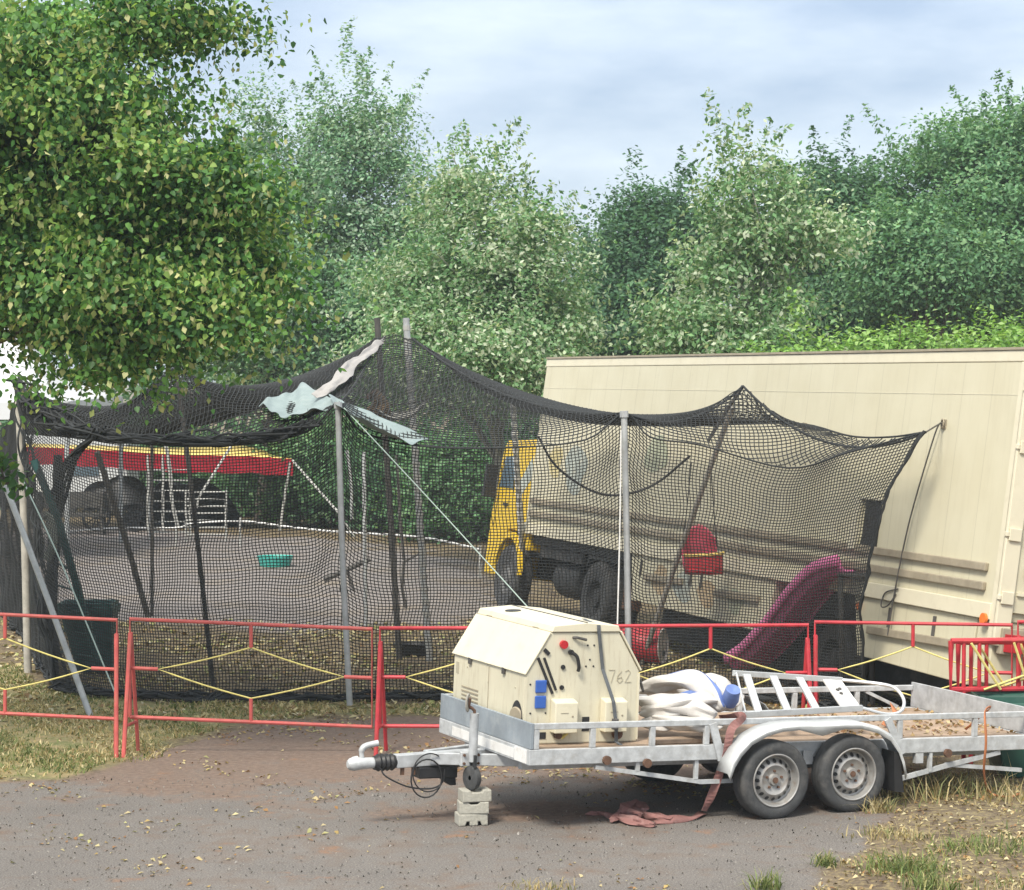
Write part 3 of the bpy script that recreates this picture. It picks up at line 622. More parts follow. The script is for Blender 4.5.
mb.tube([(-.55+.14*math.cos(a)+.0, mid-.11, -.22+.16*math.sin(a)) for a in np.linspace(0, 2*PI, 24)], .007, 6); mb.tube([(-.53+.15*math.cos(a), mid-.12, -.17+.16*math.sin(a)) for a in np.linspace(1, 5.6, 24)], .006, 6)
mb.build('brake_cable', m_black, ft)
mb = MB()
for a in (-.75,-.65): mb.box(a, a+.03, mid-.03, mid-.01, -.2, -.12)
mb.build('bracket', m_rust, ft)
# jockey wheel
ja, jb = -.20, mid-.26
zb = gc(ja, jb, .285)
mb = MB(); mb.tube([(ja,jb,zb+.24),(ja,jb,.34)], .038, 16); jk = mb.build('jockey_stand', m_galv, ft, smooth=True)
mb = MB(); mb.tube([(ja,jb,.34),(ja,jb,.36),(ja-.02,jb,.38),(ja-.06,jb,.40)], .014, 8); mb.tube([(ja-.06,jb,.40),(ja-.06,jb-.02,.47)], .018, 8); mb.build('crank_handle', m_rust, jk)
mb = MB(); mb.lathe([(.001,0),(.075,.0),(.08,.006),(.075,.012),(.001,.012)], (ja-.07,jb,.43), (.8,-.6,0), 20); mb.build('crank_disc', m_palepole, jk)
mb = MB(); mb.box(ja-.09, ja+.09, jb+.035, jb+.075, -.11, .01); mb.build('clamp_plate', m_galvwhite, ft, bevel=.006)
mb = MB()
for x_ in (-.065,.065):
    for z_ in (-.085,-.015): mb.cyl((ja+x_, jb+.034, z_), (0,-1,0), .012, .015, 8)
mb.build('clamp_bolts', m_rust, ft)
mb = MB(); mb.lathe([(.02,-.025),(.085,-.03),(.10,-.022),(.105,0),(.10,.022),(.085,.03),(.02,.025)], (ja,jb,zb+.105), (1,.25,0), 24); mb.build('jockey_wheel', m_rubber, jk, smooth=True)
mb = MB(); mb.bar((ja,jb-.04,zb+.3), (ja,jb-.04,zb+.1), .02, .05); mb.bar((ja,jb+.04,zb+.3), (ja,jb+.04,zb+.1), .02, .05); mb.build('wheel_fork', m_darkchassis, jk)
# road wheels: axis -b faces the viewer
def car_wheel(a, far=False):
    r = .333; b0 = -.20 if not far else TWd+.20; sg = -1 if not far else 1
    z = gc(a, b0, r-.005)
    ax = (0, sg, 0); o = (a, b0, z); wd = .19
    mb = MB(); mb.lathe([(.20,-wd),(.285,-wd-.004),(.318,-wd+.01),(r,-wd+.03),(r,-.03),(.322,-.006),(.30,.004),(.27,.008),(.25,.004),(.228,-.004),(.222,-.03)], o, ax, 48)
    wroot = mb.build('wheel', m_rubber, ft, smooth=True)
    mb = MB()
    for k in range(3): mb.lathe([(r+.0015,-.05-.045*k),(r+.0015,-.056-.045*k)], o, ax, 40)
    mb.build('tread_groove', m_black, wroot)
    mb = MB(); mb.lathe([(.224,-.02),(.228,.002),(.221,.006),(.212,.0),(.206,-.035),(.195,-.065),(.182,-.07),(.138,-.030),(.126,-.024),(.10,-.042),(.055,-.046),(.044,-.02),(.001,-.018)], o, ax, 48)
    rim = mb.build('rim', m_rim, wroot, smooth=True)
    A = V(ax); U = V((1,0,0)); W_ = V((0,0,1)); O = V(o)
    mb = MB()
    for k in range(16):
        t = 2*PI*k/16; d_ = U*math.cos(t)+W_*math.sin(t); s_ = A.cross(d_)
        c_ = O + d_*.161 + A*(-.0475); n_ = (A*.75+d_*.66).normalized(); u_ = n_.cross(s_).normalized()
        ring = [c_ + n_*.004 + (u_*math.cos(q)*.0225 + s_*math.sin(q)*.0165) for q in np.linspace(0, 2*PI, 10, endpoint=False)]
        mb.add(ring, [tuple(range(10))])
    mb.build('vent_holes', m_black, rim)
    mb = MB()
    for k in range(5):
        t = 2*PI*k/5+.3; d_ = U*math.cos(t)+W_*math.sin(t)
        mb.cyl(O+d_*.075+A*(-.044), A, .012, .014, 6)
    mb.cyl(O+A*(-.03), A, .026, .02, 14)
    mb.build('hub_nuts', m_rust, rim)
WA1, WA2 = 2.235, 3.01
for a in (WA1, WA2): car_wheel(a); car_wheel(a, True)
mb = MB(); 
for a in (WA1, WA2): mb.bar((a, -.05, gc(a,0,.33)), (a, TWd+.05, gc(a,TWd,.33)), .07, .07)
mb.build('axles', m_darkchassis, ft)
mb = MB(); mb.box(2.1, 3.2, .02, .06, -.10, -.004); mb.box(1.85, 3.45, -.015, -.002, -.09, .0); mb.build('axle_mount', m_darkchassis, ft)
# double fender
def fender(b0, b1, name='fender'):
    zt = gc(2.65, b0, .33)+.035
    xs_ = [1.75,1.79,1.85,1.95,2.10,2.25,2.42,2.65,2.88,3.05,3.22,3.36,3.45,3.50,3.53]; zs_ = [.02,.13,.22,.315,.385,.42,.43,.425,.43,.425,.385,.315,.21,.10,-.02]
    rows_in = []; rows_out = []
    mb = MB(); top = [(x_, zt+z_) for x_, z_ in zip(xs_, zs_)]
    out_ = b0; inn = b1
    mid_ = out_+(inn-out_)*.12
    mb.grid([[V((x_, inn, z_)) for x_, z_ in top], [V((x_, mid_, z_)) for x_, z_ in top], [V((2.65+(x_-2.65)*1.0, out_, z_-.025)) for x_, z_ in top], [V((2.65+(x_-2.65)*.985, out_, z_-.055-.05*(1 if abs(x_-2.65) < .12 else 0))) for x_, z_ in top]])
    f = mb.build(name, m_fender, ft, smooth=True, solid=.008)
    return f
m_fender = M('grey_white_fender_plastic', (.50,.52,.53), .5, 0, .12, 5, dirt=(.34,.33,.31), dirt_amt=.6, dirt_scale=9)
fender(-.235, -.02); fender(TWd+.235, TWd+.02)
mb = MB(); mb.prism([(3.40,-.22,.06),(3.46,-.22,.04),(3.52,-.22,gc(3.5,0,.14)),(3.42,-.22,gc(3.5,0,.15))], (0,.19,0)); mb.build('mud_flap', m_black, ft)
mb = MB(); mb.box(2.60, 2.70, -.03, -.018, -.06, .06); mb.build('fender_bracket', m_galv, ft)

# ------------------------------------------------------------------ paving blocks under the jockey wheel
gb = fl(ja, jb, 0); yaw = math.atan2(e1.y, e1.x)-.25
for k, (lab, tw_, hh) in enumerate((('lowest concrete paver under the trailer nose, gap in its middle', .05, .098), ('middle concrete paver of the stack under the trailer nose', -.04, .098), ('top concrete paver notched to hold the small trailer nose wheel', .08, .098))):
    Mx = Matrix.Translation((gb.x+.015*(k-1), gb.y, .002+k*.099)) @ Matrix.Rotation(yaw+tw_, 4, 'Z')
    t = thing('paving_block', lab, 'paver', Mx, 'stacked paving blocks')
    mb = MB(); lw = .125
    if k == 0:
        mb.prism([(-lw,-.09,0),(-.07,-.09,0),(-.055,-.09,.035),(-.03,-.09,.035),(-.03,-.09,0),(.04,-.09,0),(.04,-.09,.035),(.06,-.09,.035),(.075,-.09,0),(lw,-.09,0),(lw,-.09,hh),(-lw,-.09,hh)], (0,.18,0))
    elif k == 1:
        mb.prism([(-lw,-.09,0),(lw,-.09,0),(lw,-.09,hh),(.05,-.09,hh),(.03,-.09,hh-.02),(-.03,-.09,hh-.02),(-.05,-.09,hh),(-lw,-.09,hh)], (0,.18,0))
    else:
        mb.prism([(-lw,-.09,0),(lw,-.09,0),(lw,-.09,hh),(.055,-.09,hh),(.045,-.09,hh-.02),(-.045,-.09,hh-.02),(-.055,-.09,hh),(-lw,-.09,hh)], (0,.18,0))
    mb.build('block', m_concrete, t, bevel=.008)

# ------------------------------------------------------------------ generator crosswise on the trailer deck
GM = FM @ Matrix.Translation((.08, .29, .127))
gen = thing('generator', 'cream metal generator box with sloped lid sides strapped on the trailer front', 'generator', GM)
GL, GWd = 1.5, 1.06
prof = [(0,.0),(GWd,.0),(GWd,.60),(.855,.93),(.22,.93),(0,.58)]
mb = MB(); mb.prism([(x_, .0, z_) for x_, z_ in prof], (0, GL, 0)); mb.build('housing', m_cream, gen, bevel=.012)
mb = MB(); nx_ = V((-.35,0,.22)).normalized()
mb.ob(V((-.004,-.012,.575))+nx_*.004, V((.222,0,.352)), (0,GL+.024,0), nx_*.016); mb.build('side_lid', m_creamlight, gen, bevel=.005)
nx2 = V((.33,0,.205)).normalized()
mb = MB(); mb.ob(V((GWd+.004,-.012,.597))+nx2*.004, V((-.207,0,.333)), (0,GL+.024,0), nx2*.016); mb.build('side_lid', m_creamlight, gen, bevel=.005)
mb = MB(); mb.prism([(.215,-.015,.934),(.86,-.015,.934),(.84,-.015,.985),(.54,-.015,1.01),(.235,-.015,.985)], (0, GL+.03, 0)); top_ = mb.build('top_lid', m_creamlight, gen, bevel=.006)
mb = MB(); mb.bar((.54,-.014,1.0125), (.54,GL+.01,1.0125), .012, .006); mb.build('lid_seam', m_darkpole, top_)
mb = MB(); mb.cyl((.38, 1.12, .9985), (-.06,0,1), .07, .006, 20); mb.build('filler_hole', m_darkchassis, top_)
# end panel fittings (at local y = 0, facing the viewer)
def pl(x, z, s=0.0): return (x, -s, z)
mb = MB(); mb.box(0.0, GWd, -.004, -.001, .165, .172); mb.build('panel_seam', m_railbrown, gen)
for z in (.43, .30):
    mb = MB(); mb.box(.085, .185, -.022, .0, z, z+.105); mb.build('socket', m_blue, gen, bevel=.008)
mb = MB(); mb.cyl((.33,-.0,.83), (0,-1,0), .035, .03, 18); mb.build('stop_button', m_lamp, gen)
mb = MB(); mb.cyl((.40,-.0,.765), (0,-1,0), .022, .03, 12); mb.tube(catmull([(.40,-.035,.765),(.44,-.05,.73),(.46,-.05,.65),(.465,-.03,.61)], 5), .015, 8); mb.build('cable_lead', m_black, gen)
mb = MB(); mb.tube([(.42,-.0,.885),(.44,-.03,.89),(.53,-.035,.87)], .012, 8); mb.build('key_switch', m_darkpole, gen)
mb = MB(); mb.bar((.10,-.008,.72), (.245,-.008,.42), .012, .022, up=(0,0,1)); mb.bar((.155,-.008,.72), (.275,-.008,.45), .012, .020); mb.bar((.155,-.008,.79), (.20,-.008,.75), .012, .03); mb.build('vent_slot', m_black, gen)
for x_, z_ in ((.335,.64),(.33,.47)):
    mb = MB(); mb.cyl((x_,0,z_), (0,-1,0), .020, .012, 12); mb.build('knob', m_black, gen)
mb = MB()
for x_, z_ in ((.56,.82),(.62,.82),(.585,.70),(.55,.645),(.62,.645),(.04,.50),(.05,.26),(.19,.26),(.9,.33),(.95,.12),(.3,.12),(.6,.12)): mb.cyl((x_,0,z_), (0,-1,0), .008, .005, 8)
mb.build('bolt_holes', m_black, gen)
for x0 in (.235, .70):
    mb = MB(); mb.prism([(x0,0,.10),(x0,-.10,.10),(x0,-.10,.355),(x0,-.03,.375),(x0,0,.38)], (.21,0,0)); jb_ = mb.build('junction_box', m_creamlight, gen, bevel=.008)
    mb = MB(); mb.bar((x0+.05,-.1025,.27), (x0+.12,-.1025,.27), .003, .003); mb.cyl((x0+.16,-.1,.24), (0,-1,0), .008, .004, 8); mb.build('box_latch', m_railbrown, jb_)
mb = MB(); mb.box(.535, .60, -.005, 0, .10, .22); mb.box(.06, .20, -.005, 0, .045, .10); mb.build('louvre_opening', m_black, gen)
mb = MB(); mb.cyl((.30,0,.075), (0,-1,0), .03, .05, 14); mb.cyl((.86,0,.075), (0,-1,0), .045, .04, 14); mb.build('outlet_pipe', m_rust, gen)
mb = MB(); mb.tube(catmull([(.34,-.02,.05),(.37,-.06,.10),(.39,-.06,.14)], 4), .014, 6); mb.build('hose_end', m_yrope, gen)
# arched opening with exhaust disc on the side facing the drawbar (local x = 0)
mb = MB(); mb.prism([(-.004, .15+.12*math.cos(a), .14+.21*max(0,math.sin(a))+.0) for a in np.linspace(0, PI, 16)], (.003,0,0)); mb.build('side_opening', m_darkchassis, gen)
mb = MB(); mb.lathe([(.001,0),(.075,.0),(.08,.01),(.07,.02),(.001,.02)], (-.012,.13,.22), (-1,-.3,0), 20); mb.build('exhaust_disc', m_railbrown, gen, smooth=True)
mb = MB()
for y_, z_ in ((.2,.45),(.75,.42),(1.2,.5)): mb.cyl((0,y_,z_), (-1,0,0), .008, .004, 8)
mb.box(-.004,0,1.38,1.44,.42,.52); mb.build('side_marks', m_scrib, gen)
mb = MB()
for y_ in (.25, 1.2):
    for x_, sx in ((.222, 1), (.853, -1)): mb.box(x_-.015, x_+.015, y_, y_+.10, .928, .945)
mb.build('hinge', m_railbrown, gen)
mb = MB(); mb.box(-.004, -.001, .02, GL-.02, .03, .038); mb.box(-.004, -.001, .74, .746, .03, .56); mb.build('side_seam', m_railbrown, gen)
mb = MB()
for k in range(6): mb.box(-.006, -.001, .95, 1.3, .14+.035*k, .152+.035*k)
mb.build('side_louvre', m_railbrown, gen)
mb = MB(); mb.box(-.012, .014, .0-.003, .01, .02, .56); mb.box(GWd-.014, GWd+.005, -.004, .01, .02, .58); mb.build('corner_strip', m_creamlight, gen)
for y_ in (.4, 1.1):
    mb = MB(); mb.box(-.022, -.002, y_, y_+.05, .535, .59); mb.build('lid_latch', m_darkpole, gen, bevel=.004)
# worn pencil scrawl on the panel
def scrawl(lines, x0, z0, s):
    mb = MB()
    for ln in lines:
        for p, q in zip(ln[:-1], ln[1:]): mb.bar((x0+p[0]*s,-.003,z0+p[1]*s), (x0+q[0]*s,-.003,z0+q[1]*s), .003, .0055)
    return mb
scrawl([[(0,1),(.5,1),(.2,0)],[(1.1,.9),(.75,.55),(.7,.2),(.95,0),(1.2,.2),(1.1,.45),(.75,.35)],[(1.4,.85),(1.65,1),(1.85,.8),(1.4,.05),(1.95,.05)]], .77, .50, .11).build('scrawl', m_scrib, gen)
mb = MB(); mb.cyl((GWd+.0,.5,.25), (1,0,0), .03, .03); mb.tube([(GWd+.03,.04,.52),(GWd+.06,.03,.42),(GWd+.03,.02,.5)], .012, 6); mb.build('side_fitting', m_darkpole, gen)
# strap over the generator
t = thing('lashing_strap', 'grey ratchet strap pulled down over the cream generator', 'strap', GM)
mb = MB(); w_ = .032
pa = [(.66,.3,1.012),(.645,-.018,.99),(.65,-.02,.93),(.70,-.016,.62),(.76,-.12,.36),(.79,-.13,.15),(.81,-.10,.02),(.86,-.18,-.02)]
mb.grid([[V(p)+V((-w_/2,-.004,0)) for p in pa], [V(p)+V((w_/2,-.004,0)) for p in pa]]); mb.build('webbing', m_greystrap, t, solid=.004)
mb = MB(); mb.box(.745,.80,-.16,-.13,.13,.22); mb.build('ratchet', m_darkpole, t, bevel=.005)

# ------------------------------------------------------------------ load on the trailer
def cloth(name, pts_rows, mat, parent, jit=.02, world=True, sub=1, solid=.006):
    mb = MB(); rows = [[V(p)+V((random.uniform(-jit,jit), random.uniform(-jit,jit), random.uniform(-jit,jit))) for p in r] for r in pts_rows]
    mb.grid(rows); return mb.build(name, mat, parent, world=world, smooth=True, solid=solid, sub=sub)
TPM = FM @ Matrix.Translation((1.75, .75, .13))
tp = thing('crumpled_tarpaulin', 'crumpled white tarpaulin with blue stripes heaped beside the generator', 'tarpaulin', TPM)
def heap(cx, cy, rx, ry, hz, seed, nx=30, ny=24):
    rr = random.Random(seed); fx = [(rr.uniform(-7,7), rr.uniform(-7,7), rr.uniform(0,6)) for _ in range(9)]
    rows = []
    for j in range(ny+1):
        row = []
        for i in range(nx+1):
            u = -1+2*i/nx; v = -1+2*j/ny
            q = max(0, 1-(abs(u)**2.2+abs(v)**2.2))
            fold = sum((1-abs(math.sin(.6*a*u+.6*b*v+c))**1.5)*.5 for a, b, c in fx[:5])/4 + sum(math.sin(a*u-b*v+c) for a, b, c in fx[5:])/22
            z = hz*(q**.6)*(.35+1.0*fold)
            row.append(V((cx+rx*u*(1+.18*math.sin(3*v+cx)+.1*math.sin(7*v)), cy+ry*v*(1+.2*math.sin(4*u)), max(.004, z))))
        rows.append(row)
    return rows
def heapmesh(rows, name, parent):
    mb = MB(); mb.grid(rows)
    o = mb.build(name, [m_tarpwhite, m_tarpblue], parent, smooth=True, solid=.008, sub=1)
    n = len(rows[0])-1; m_ = len(rows)-1
    idx_ = []
    for k in range(n*m_):
        i = k % n; j = k//n
        q = i*.5+j*1.0+1.5*math.sin(i*.3)
        idx_.append(1 if (8 < (q % 16) < 9.9) else 0)
    o.data.polygons.foreach_set('material_index', idx_); return o
def fold(pts, r, seed, mats, blue=()):
    rr = random.Random(seed); pts = catmull(pts, 7); mb = MB(); k = len(pts); n = 14
    ph = [rr.uniform(0, 6) for _ in range(4)]; vs_ = []
    for i, p in enumerate(pts):
        d_ = (pts[min(i+1,k-1)]-pts[max(i-1,0)]).normalized(); up_ = V((0,0,1)); s_ = d_.cross(up_).normalized(); u_ = s_.cross(d_)
        f = i/(k-1); env = (math.sin(PI*(.06+.88*f)))**.5
        for q in range(n):
            a = 2*PI*q/n+.5*math.sin(3*f+ph[0]); rad = r*env*(1+.28*math.sin(3*a+6*f+ph[1])+.16*math.sin(5*a-9*f+ph[2])+.10*math.sin(17*f+2*a+ph[3]))
            vs_.append(p+s_*math.cos(a)*rad*1.35+u_*math.sin(a)*rad*.85)
    fs = [(i*n+q, i*n+(q+1)%n, (i+1)*n+(q+1)%n, (i+1)*n+q) for i in range(k-1) for q in range(n)]+[tuple(range(n-1,-1,-1)), tuple((k-1)*n+q for q in range(n))]
    for f_ in fs:
        mb.cur = 1 if (len(f_) == 4 and (f_[0] % n) in blue) else 0
        mb.add([], []); mb.f.append(f_); mb.mi.append(mb.cur)
    mb.v = vs_; return mb
for pts, r, sd, bl in (
    ([(638,690,21.2),(665,682,21.0),(690,681,20.9),(712,694,20.8),(724,710,20.7)], .10, 1, (3,)),
    ([(640,700,20.9),(662,704,20.7),(690,706,20.6),(716,716,20.5)], .10, 2, ()),
    ([(642,712,20.8),(668,709,20.6),(695,700,20.7),(722,700,20.8)], .095, 3, (4,)),
    ([(690,688,21.3),(712,684,21.3),(727,694,21.1),(731,708,20.9)], .10, 4, ()),
    ([(652,718,20.6),(680,722,20.5),(705,726,20.4),(722,722,20.45)], .075, 5, ()),
    ([(645,690,21.5),(675,690,21.6),(705,694,21.5),(728,702,21.3)], .11, 6, (2,)),
    ([(640,722,20.7),(660,724,20.6),(690,718,20.7)], .07, 7, ())):
    fold([at(*p) for p in pts], r, sd, None, bl).build('fold', [m_tarpwhite, m_tarpblue], tp, world=True, smooth=True, sub=1)
mb = MB(); c_ = at(729,704,20.75); mb.lathe([(.03,0),(.06,0),(.075,.06),(.065,.17),(.05,.17),(.0,.15)], c_, (.15,-.5,.75), 16); mb.build('rolled_end', m_tarpblue, tp, world=True, smooth=True)
# flat boards under the tarp
t = thing('loose_board', 'pale plank lying flat on the deck in front of the white tarpaulin', 'plank', FM @ Matrix.Translation((1.55,.16,.13)))
mb = MB(); mb.box(-.32,.55,-.06,.10,0,.035); mb.build('plank', m_wood, t, bevel=.004)

# aluminium step ladder leaning over the deck
LM = FM @ Matrix.Translation((2.95, .9, .13))
ld = thing('step_ladder', 'aluminium step ladder lying on its side across the trailer deck', 'ladder', LM)
a0, a1 = fl(2.25,.55,.14), fl(3.2,.55,.16)
lo0, lo1 = at(742,715,20.75), at(862,708,21.25)
up0, up1 = at(733,673,21.25), at(842,680,21.75)
mb = MB(); mb.bar(lo0, lo1, .03, .055); mb.build('side_rail', m_alu, ld, world=True, bevel=.004)
mb = MB(); mb.bar(up0, up1, .03, .05); mb.build('side_rail', m_alu, ld, world=True, bevel=.004)
for k, f in enumerate((.12, .36, .60)):
    p = lo0.lerp(lo1, f+.02); q = up0.lerp(up1, f+.0)
    mb = MB(); mb.bar(p, q, .075, .02, up=(.3,-.9,.3)); mb.build('step', m_alu, ld, world=True, bevel=.003)
mb = MB(); p0, p1 = lo0.lerp(lo1, .84), lo0.lerp(lo1, .995); q0, q1 = up0.lerp(up1, .82), up0.lerp(up1, .99)
n_ = (p1-p0).cross(q0-p0).normalized()*.02
mb.prism([p0-n_*1.0, p1-n_*1.0, q1-n_*1.0, q0-n_*1.0], n_*1.2); pf = mb.build('platform', m_white, ld, world=True, bevel=.004)
mb = MB()
for f, g in ((.45,.5),(.55,.66),(.38,.62)):
    c_ = p0.lerp(p1, f).lerp(q0.lerp(q1, f), g); mb.cyl(c_-n_*.9, -n_, .018, .008, 8)
    mb.cyl(c_+n_*.15, n_, .018, .008, 8)
mb.build('dark_stain', m_darkpole, pf, world=True)
mb = MB(); mb.tube(catmull([up1, at(880,684,21.7), at(896,689,21.6), at(904,701,21.5), at(900,712,21.4), at(885,714,21.3), lo1], 6), .016, 8); mb.build('hand_hoop', m_alu, ld, world=True, smooth=True)
mb = MB(); mb.tube([up0+V((.03,0,0)), lo0+V((.03,0,.02))], .01, 6); mb.build('brace', m_alu, ld, world=True)

# faded red webbing strap hanging to the ground
t = thing('webbing_strap', 'faded red webbing strap hung over the near rail and heaped on the asphalt', 'strap', gp(690, 822))
sA = [fl(1.95,.30,.30), fl(1.98,.03,.365), fl(1.985,-.03,.35), at(732,728,20.33), at(727,748,20.33), at(720,772,20.36), at(712,794,20.4), at(704,811,20.42)]
g1 = gp(703,815); sB = [g1+V((0,0,.02)), gp(692,820)+V((0,0,.02)), gp(672,823)+V((0,0,.03)), gp(655,824)+V((0,0,.015))]
def ribbon(mb, pts, w_, up, twist=0):
    rows_ = None
    pts = catmull(pts, 5); k = len(pts); rows = [[], []]
    for i, p in enumerate(pts):
        d_ = (pts[min(i+1,k-1)]-pts[max(i-1,0)]).normalized(); u_ = V(up); s_ = d_.cross(u_)
        s_ = (s_.normalized() if s_.length > .05 else V((1,0,0)))
        if twist: s_ = Matrix.Rotation(twist*math.sin(i*.5), 3, d_) @ s_
        rows[0].append(p-s_*w_/2); rows[1].append(p+s_*w_/2)
    mb.grid(rows); return mb
mb = MB(); ribbon(mb, sA, .07, (.3,-1,.15), .55); mb.build('hanging_webbing', m_strap, t, world=True, solid=.003)
mb = MB(); ribbon(mb, sB, .085, (0,-.5,1), .35); mb.build('ground_webbing', m_strap, t, world=True, smooth=True, solid=.006)
for k, (pts, r) in enumerate((([(672,823),(650,820),(628,815),(612,824)], .045), ([(655,828),(640,826),(622,822),(606,818)], .04), ([(645,817),(636,812),(625,818),(640,822)], .05), ([(618,820),(600,815),(586,816)], .022))):
    fold([gp(*p)+V((0,0,r*.7+.03*(k == 2))) for p in pts], r, 40+k, None).build('webbing_heap', m_strap, t, world=True, smooth=True)
# orange strap on the rear
t = thing('orange_strap', 'thin orange brown strap dangling from the rear of the trailer side rail', 'strap', gp(990, 795))
mb = MB(); ribbon(mb, [fl(4.55,.35,.14), fl(4.6,.06,.37), at(985,712,21.25), at(986,742,21.2), at(984,772,21.3), gp(990,796)+V((0,0,.03)), gp(1008,799)+V((0,0,.02)), gp(1020,796)+V((0,0,.02))], .022, (.2,-1,.1), .4); mb.build('webbing', m_orange, t, world=True, smooth=True, solid=.004)
t = thing('orange_webbing_scrap', 'bright orange scrap of strap lying on the leafy rear deck', 'strap', FM @ Matrix.Translation((4.02,.75,.13)))
mb = MB(); ribbon(mb, [(-.15,-.1,.02),(-.05,.0,.05),(.08,.06,.09),(.16,.25,.16)], .05, (.2,-.4,1), .5); mb.build('webbing', m_orange, t, smooth=True, solid=.005)
n = 900
A_ = RNG.uniform(3.2, 4.98, n); B_ = RNG.uniform(.1, 1.8, n)
pp = np.array([tuple(fl(a, b, .13)) for a, b in zip(A_, B_)]); k = wob(A_*2, B_*2)+RNG.normal(0,.4,n) > 0; pp = pp[k]
tag(chips('deck_litter', pp, RNG.uniform(.015,.035,len(pp)), colpick([(.30,.19,.09),(.38,.27,.13),(.22,.12,.06),(.42,.34,.2)], len(pp)), m_litter, .4), 'dry brown leaves lying on the rear deck of the trailer', 'leaf litter', kind='stuff')

# ------------------------------------------------------------------ red barrier fence
def fence_panel(xl, yl, xr, yr, hb, Yl, Yr, label, matr, feet):
    """pixel corners of the top rail, panel height in metres"""
    TL, TR = at(xl, yl, Yl), at(xr, yr, Yr); dn = V((0,0,-hb)); BL, BR = TL+dn, TR+dn
    base = (TL+TR)/2; base.z = 0
    t = thing('barrier_panel', label, 'barrier', base, 'red barrier panels')
    r = .0195
    mb = MB(); mb.tube([BL, TL, TR, BR, BL], r, 8); mb.build('frame', matr, t, world=True, smooth=True)
    mt = (TL+TR)/2; mbm = (BL+BR)/2; ml = (TL+BL)/2; mr = (TR+BR)/2
    q = [mt+dn*.24, ml+(TR-TL)*.115, mbm-dn*.24, mr-(TR-TL)*.115]
    for p_, e_ in zip((mt, ml, mbm, mr), q):
        mb = MB(); mb.tube([p_, e_], r*.95, 8); mb.build('stub', matr, t, world=True, smooth=True)
    mb = MB(); pr = []
    for i in range(4):
        a, b = q[i], q[(i+1) % 4]
        for k in range(6): pr.append(a.lerp(b, k/6)+V((0,0,-.014*math.sin(PI*k/6))))
    pr.append(q[0]); mb.tube(pr, .0085, 6); mb.build('rope', m_yrope, t, world=True, smooth=True)
    for P, B, side in ((TL, BL, 1), (TR, BR, -1)):
        if (side == 1 and 'l' in feet) or (side == -1 and 'r' in feet):
            top = P+dn*.14+V((side*.005,-.012,0)); foot = V((B.x-side*.03, B.y-.22, 0)); foot2 = V((B.x+side*.05, B.y+.20, 0)); foot.z = -.01
            mb = MB(); mb.tube([top, foot], r*1.15, 8); mb.tube([top+V((side*.0,.03,0)), foot2], r, 8); mb.tube([foot.lerp(top,.25), foot2.lerp(top,.25)], r*.8, 8); mb.tube([P+dn*.15, top], r*.8, 6); mb.build('support_leg', matr, t, world=True, smooth=True)
    return t
fence_panel(-107, 609, 117, 620, .985, 23.9, 23.9, 'leftmost faded red barrier panel, running out of the picture over dry grass', m_redfaded, 'r')
fence_panel(130, 619, 372, 629, .975, 23.9, 23.9, 'red barrier panel in front of the grey net pole, second from the left', m_redfaded, 'l')
fence_panel(380, 628, 604, 628, .975, 23.9, 23.6, 'red barrier panel half hidden behind the cream generator', m_red, 'l')
fence_panel(612, 626, 808, 625, .95, 23.6, 23.9, 'red barrier panel in front of the pink slide', m_red, 'r')
fence_panel(815, 622, 1012, 625, .95, 24.0, 23.75, 'red barrier panel in front of the bare cream truck side', m_red, 'l')
fence_panel(1018, 622, 1230, 618, .95, 23.7, 23.4, 'rightmost red barrier panel, mostly cut off by the picture edge', m_red, 'l')
# stack of folded red frames at the right
for k, (dx, dy, lab) in enumerate(((0,0,'front red steel frame with a yellow cord in the pile by the truck corner'), (.10,.16,'rear red steel frame with a yellow cord in the pile by the truck corner'))):
    p = at(951, 641, 23.1)+V((dx,dy,-.03*k)); e_ = V((.98,.1,.0)); h_ = V((0,.02,-.47))
    t = thing('folded_frame', lab, 'barrier', (p.x+.6, p.y, 0), 'folded red frames')
    mb = MB(); mb.tube([p, p+e_*1.3, p+e_*1.3+h_, p+h_, p], .028, 8); mb.build('frame', m_red, t, world=True, smooth=True)
    for f in (.10,.22,.52,.66,.86):
        mb = MB(); q_ = p+e_*1.3*f; mb.tube([q_, q_+h_], .02, 8); mb.build('bar', m_red, t, world=True, smooth=True)
    mb = MB(); mb.tube([p+e_*1.3*.15+V((0,-.04,-.02)), p+e_*1.3*.38+h_+V((0,-.04,0))], .013, 6); mb.tube([p+e_*1.3*.48+V((0,-.04,-.02)), p+e_*1.3*.60+h_+V((0,-.04,0))], .013, 6); mb.tube([p+e_*1.3*.25+h_+V((0,-.04,0)), p+e_*1.3*.8+h_*.5+V((0,-.04,0))], .012, 6); mb.build('cord', m_yrope, t, world=True, smooth=True)
    for f in (.1,.9):
        mb = MB(); q_ = p+h_+e_*1.3*f; mb.tube([q_, V((q_.x, q_.y, 0))], .022, 8); mb.build('leg', m_red, t, world=True)
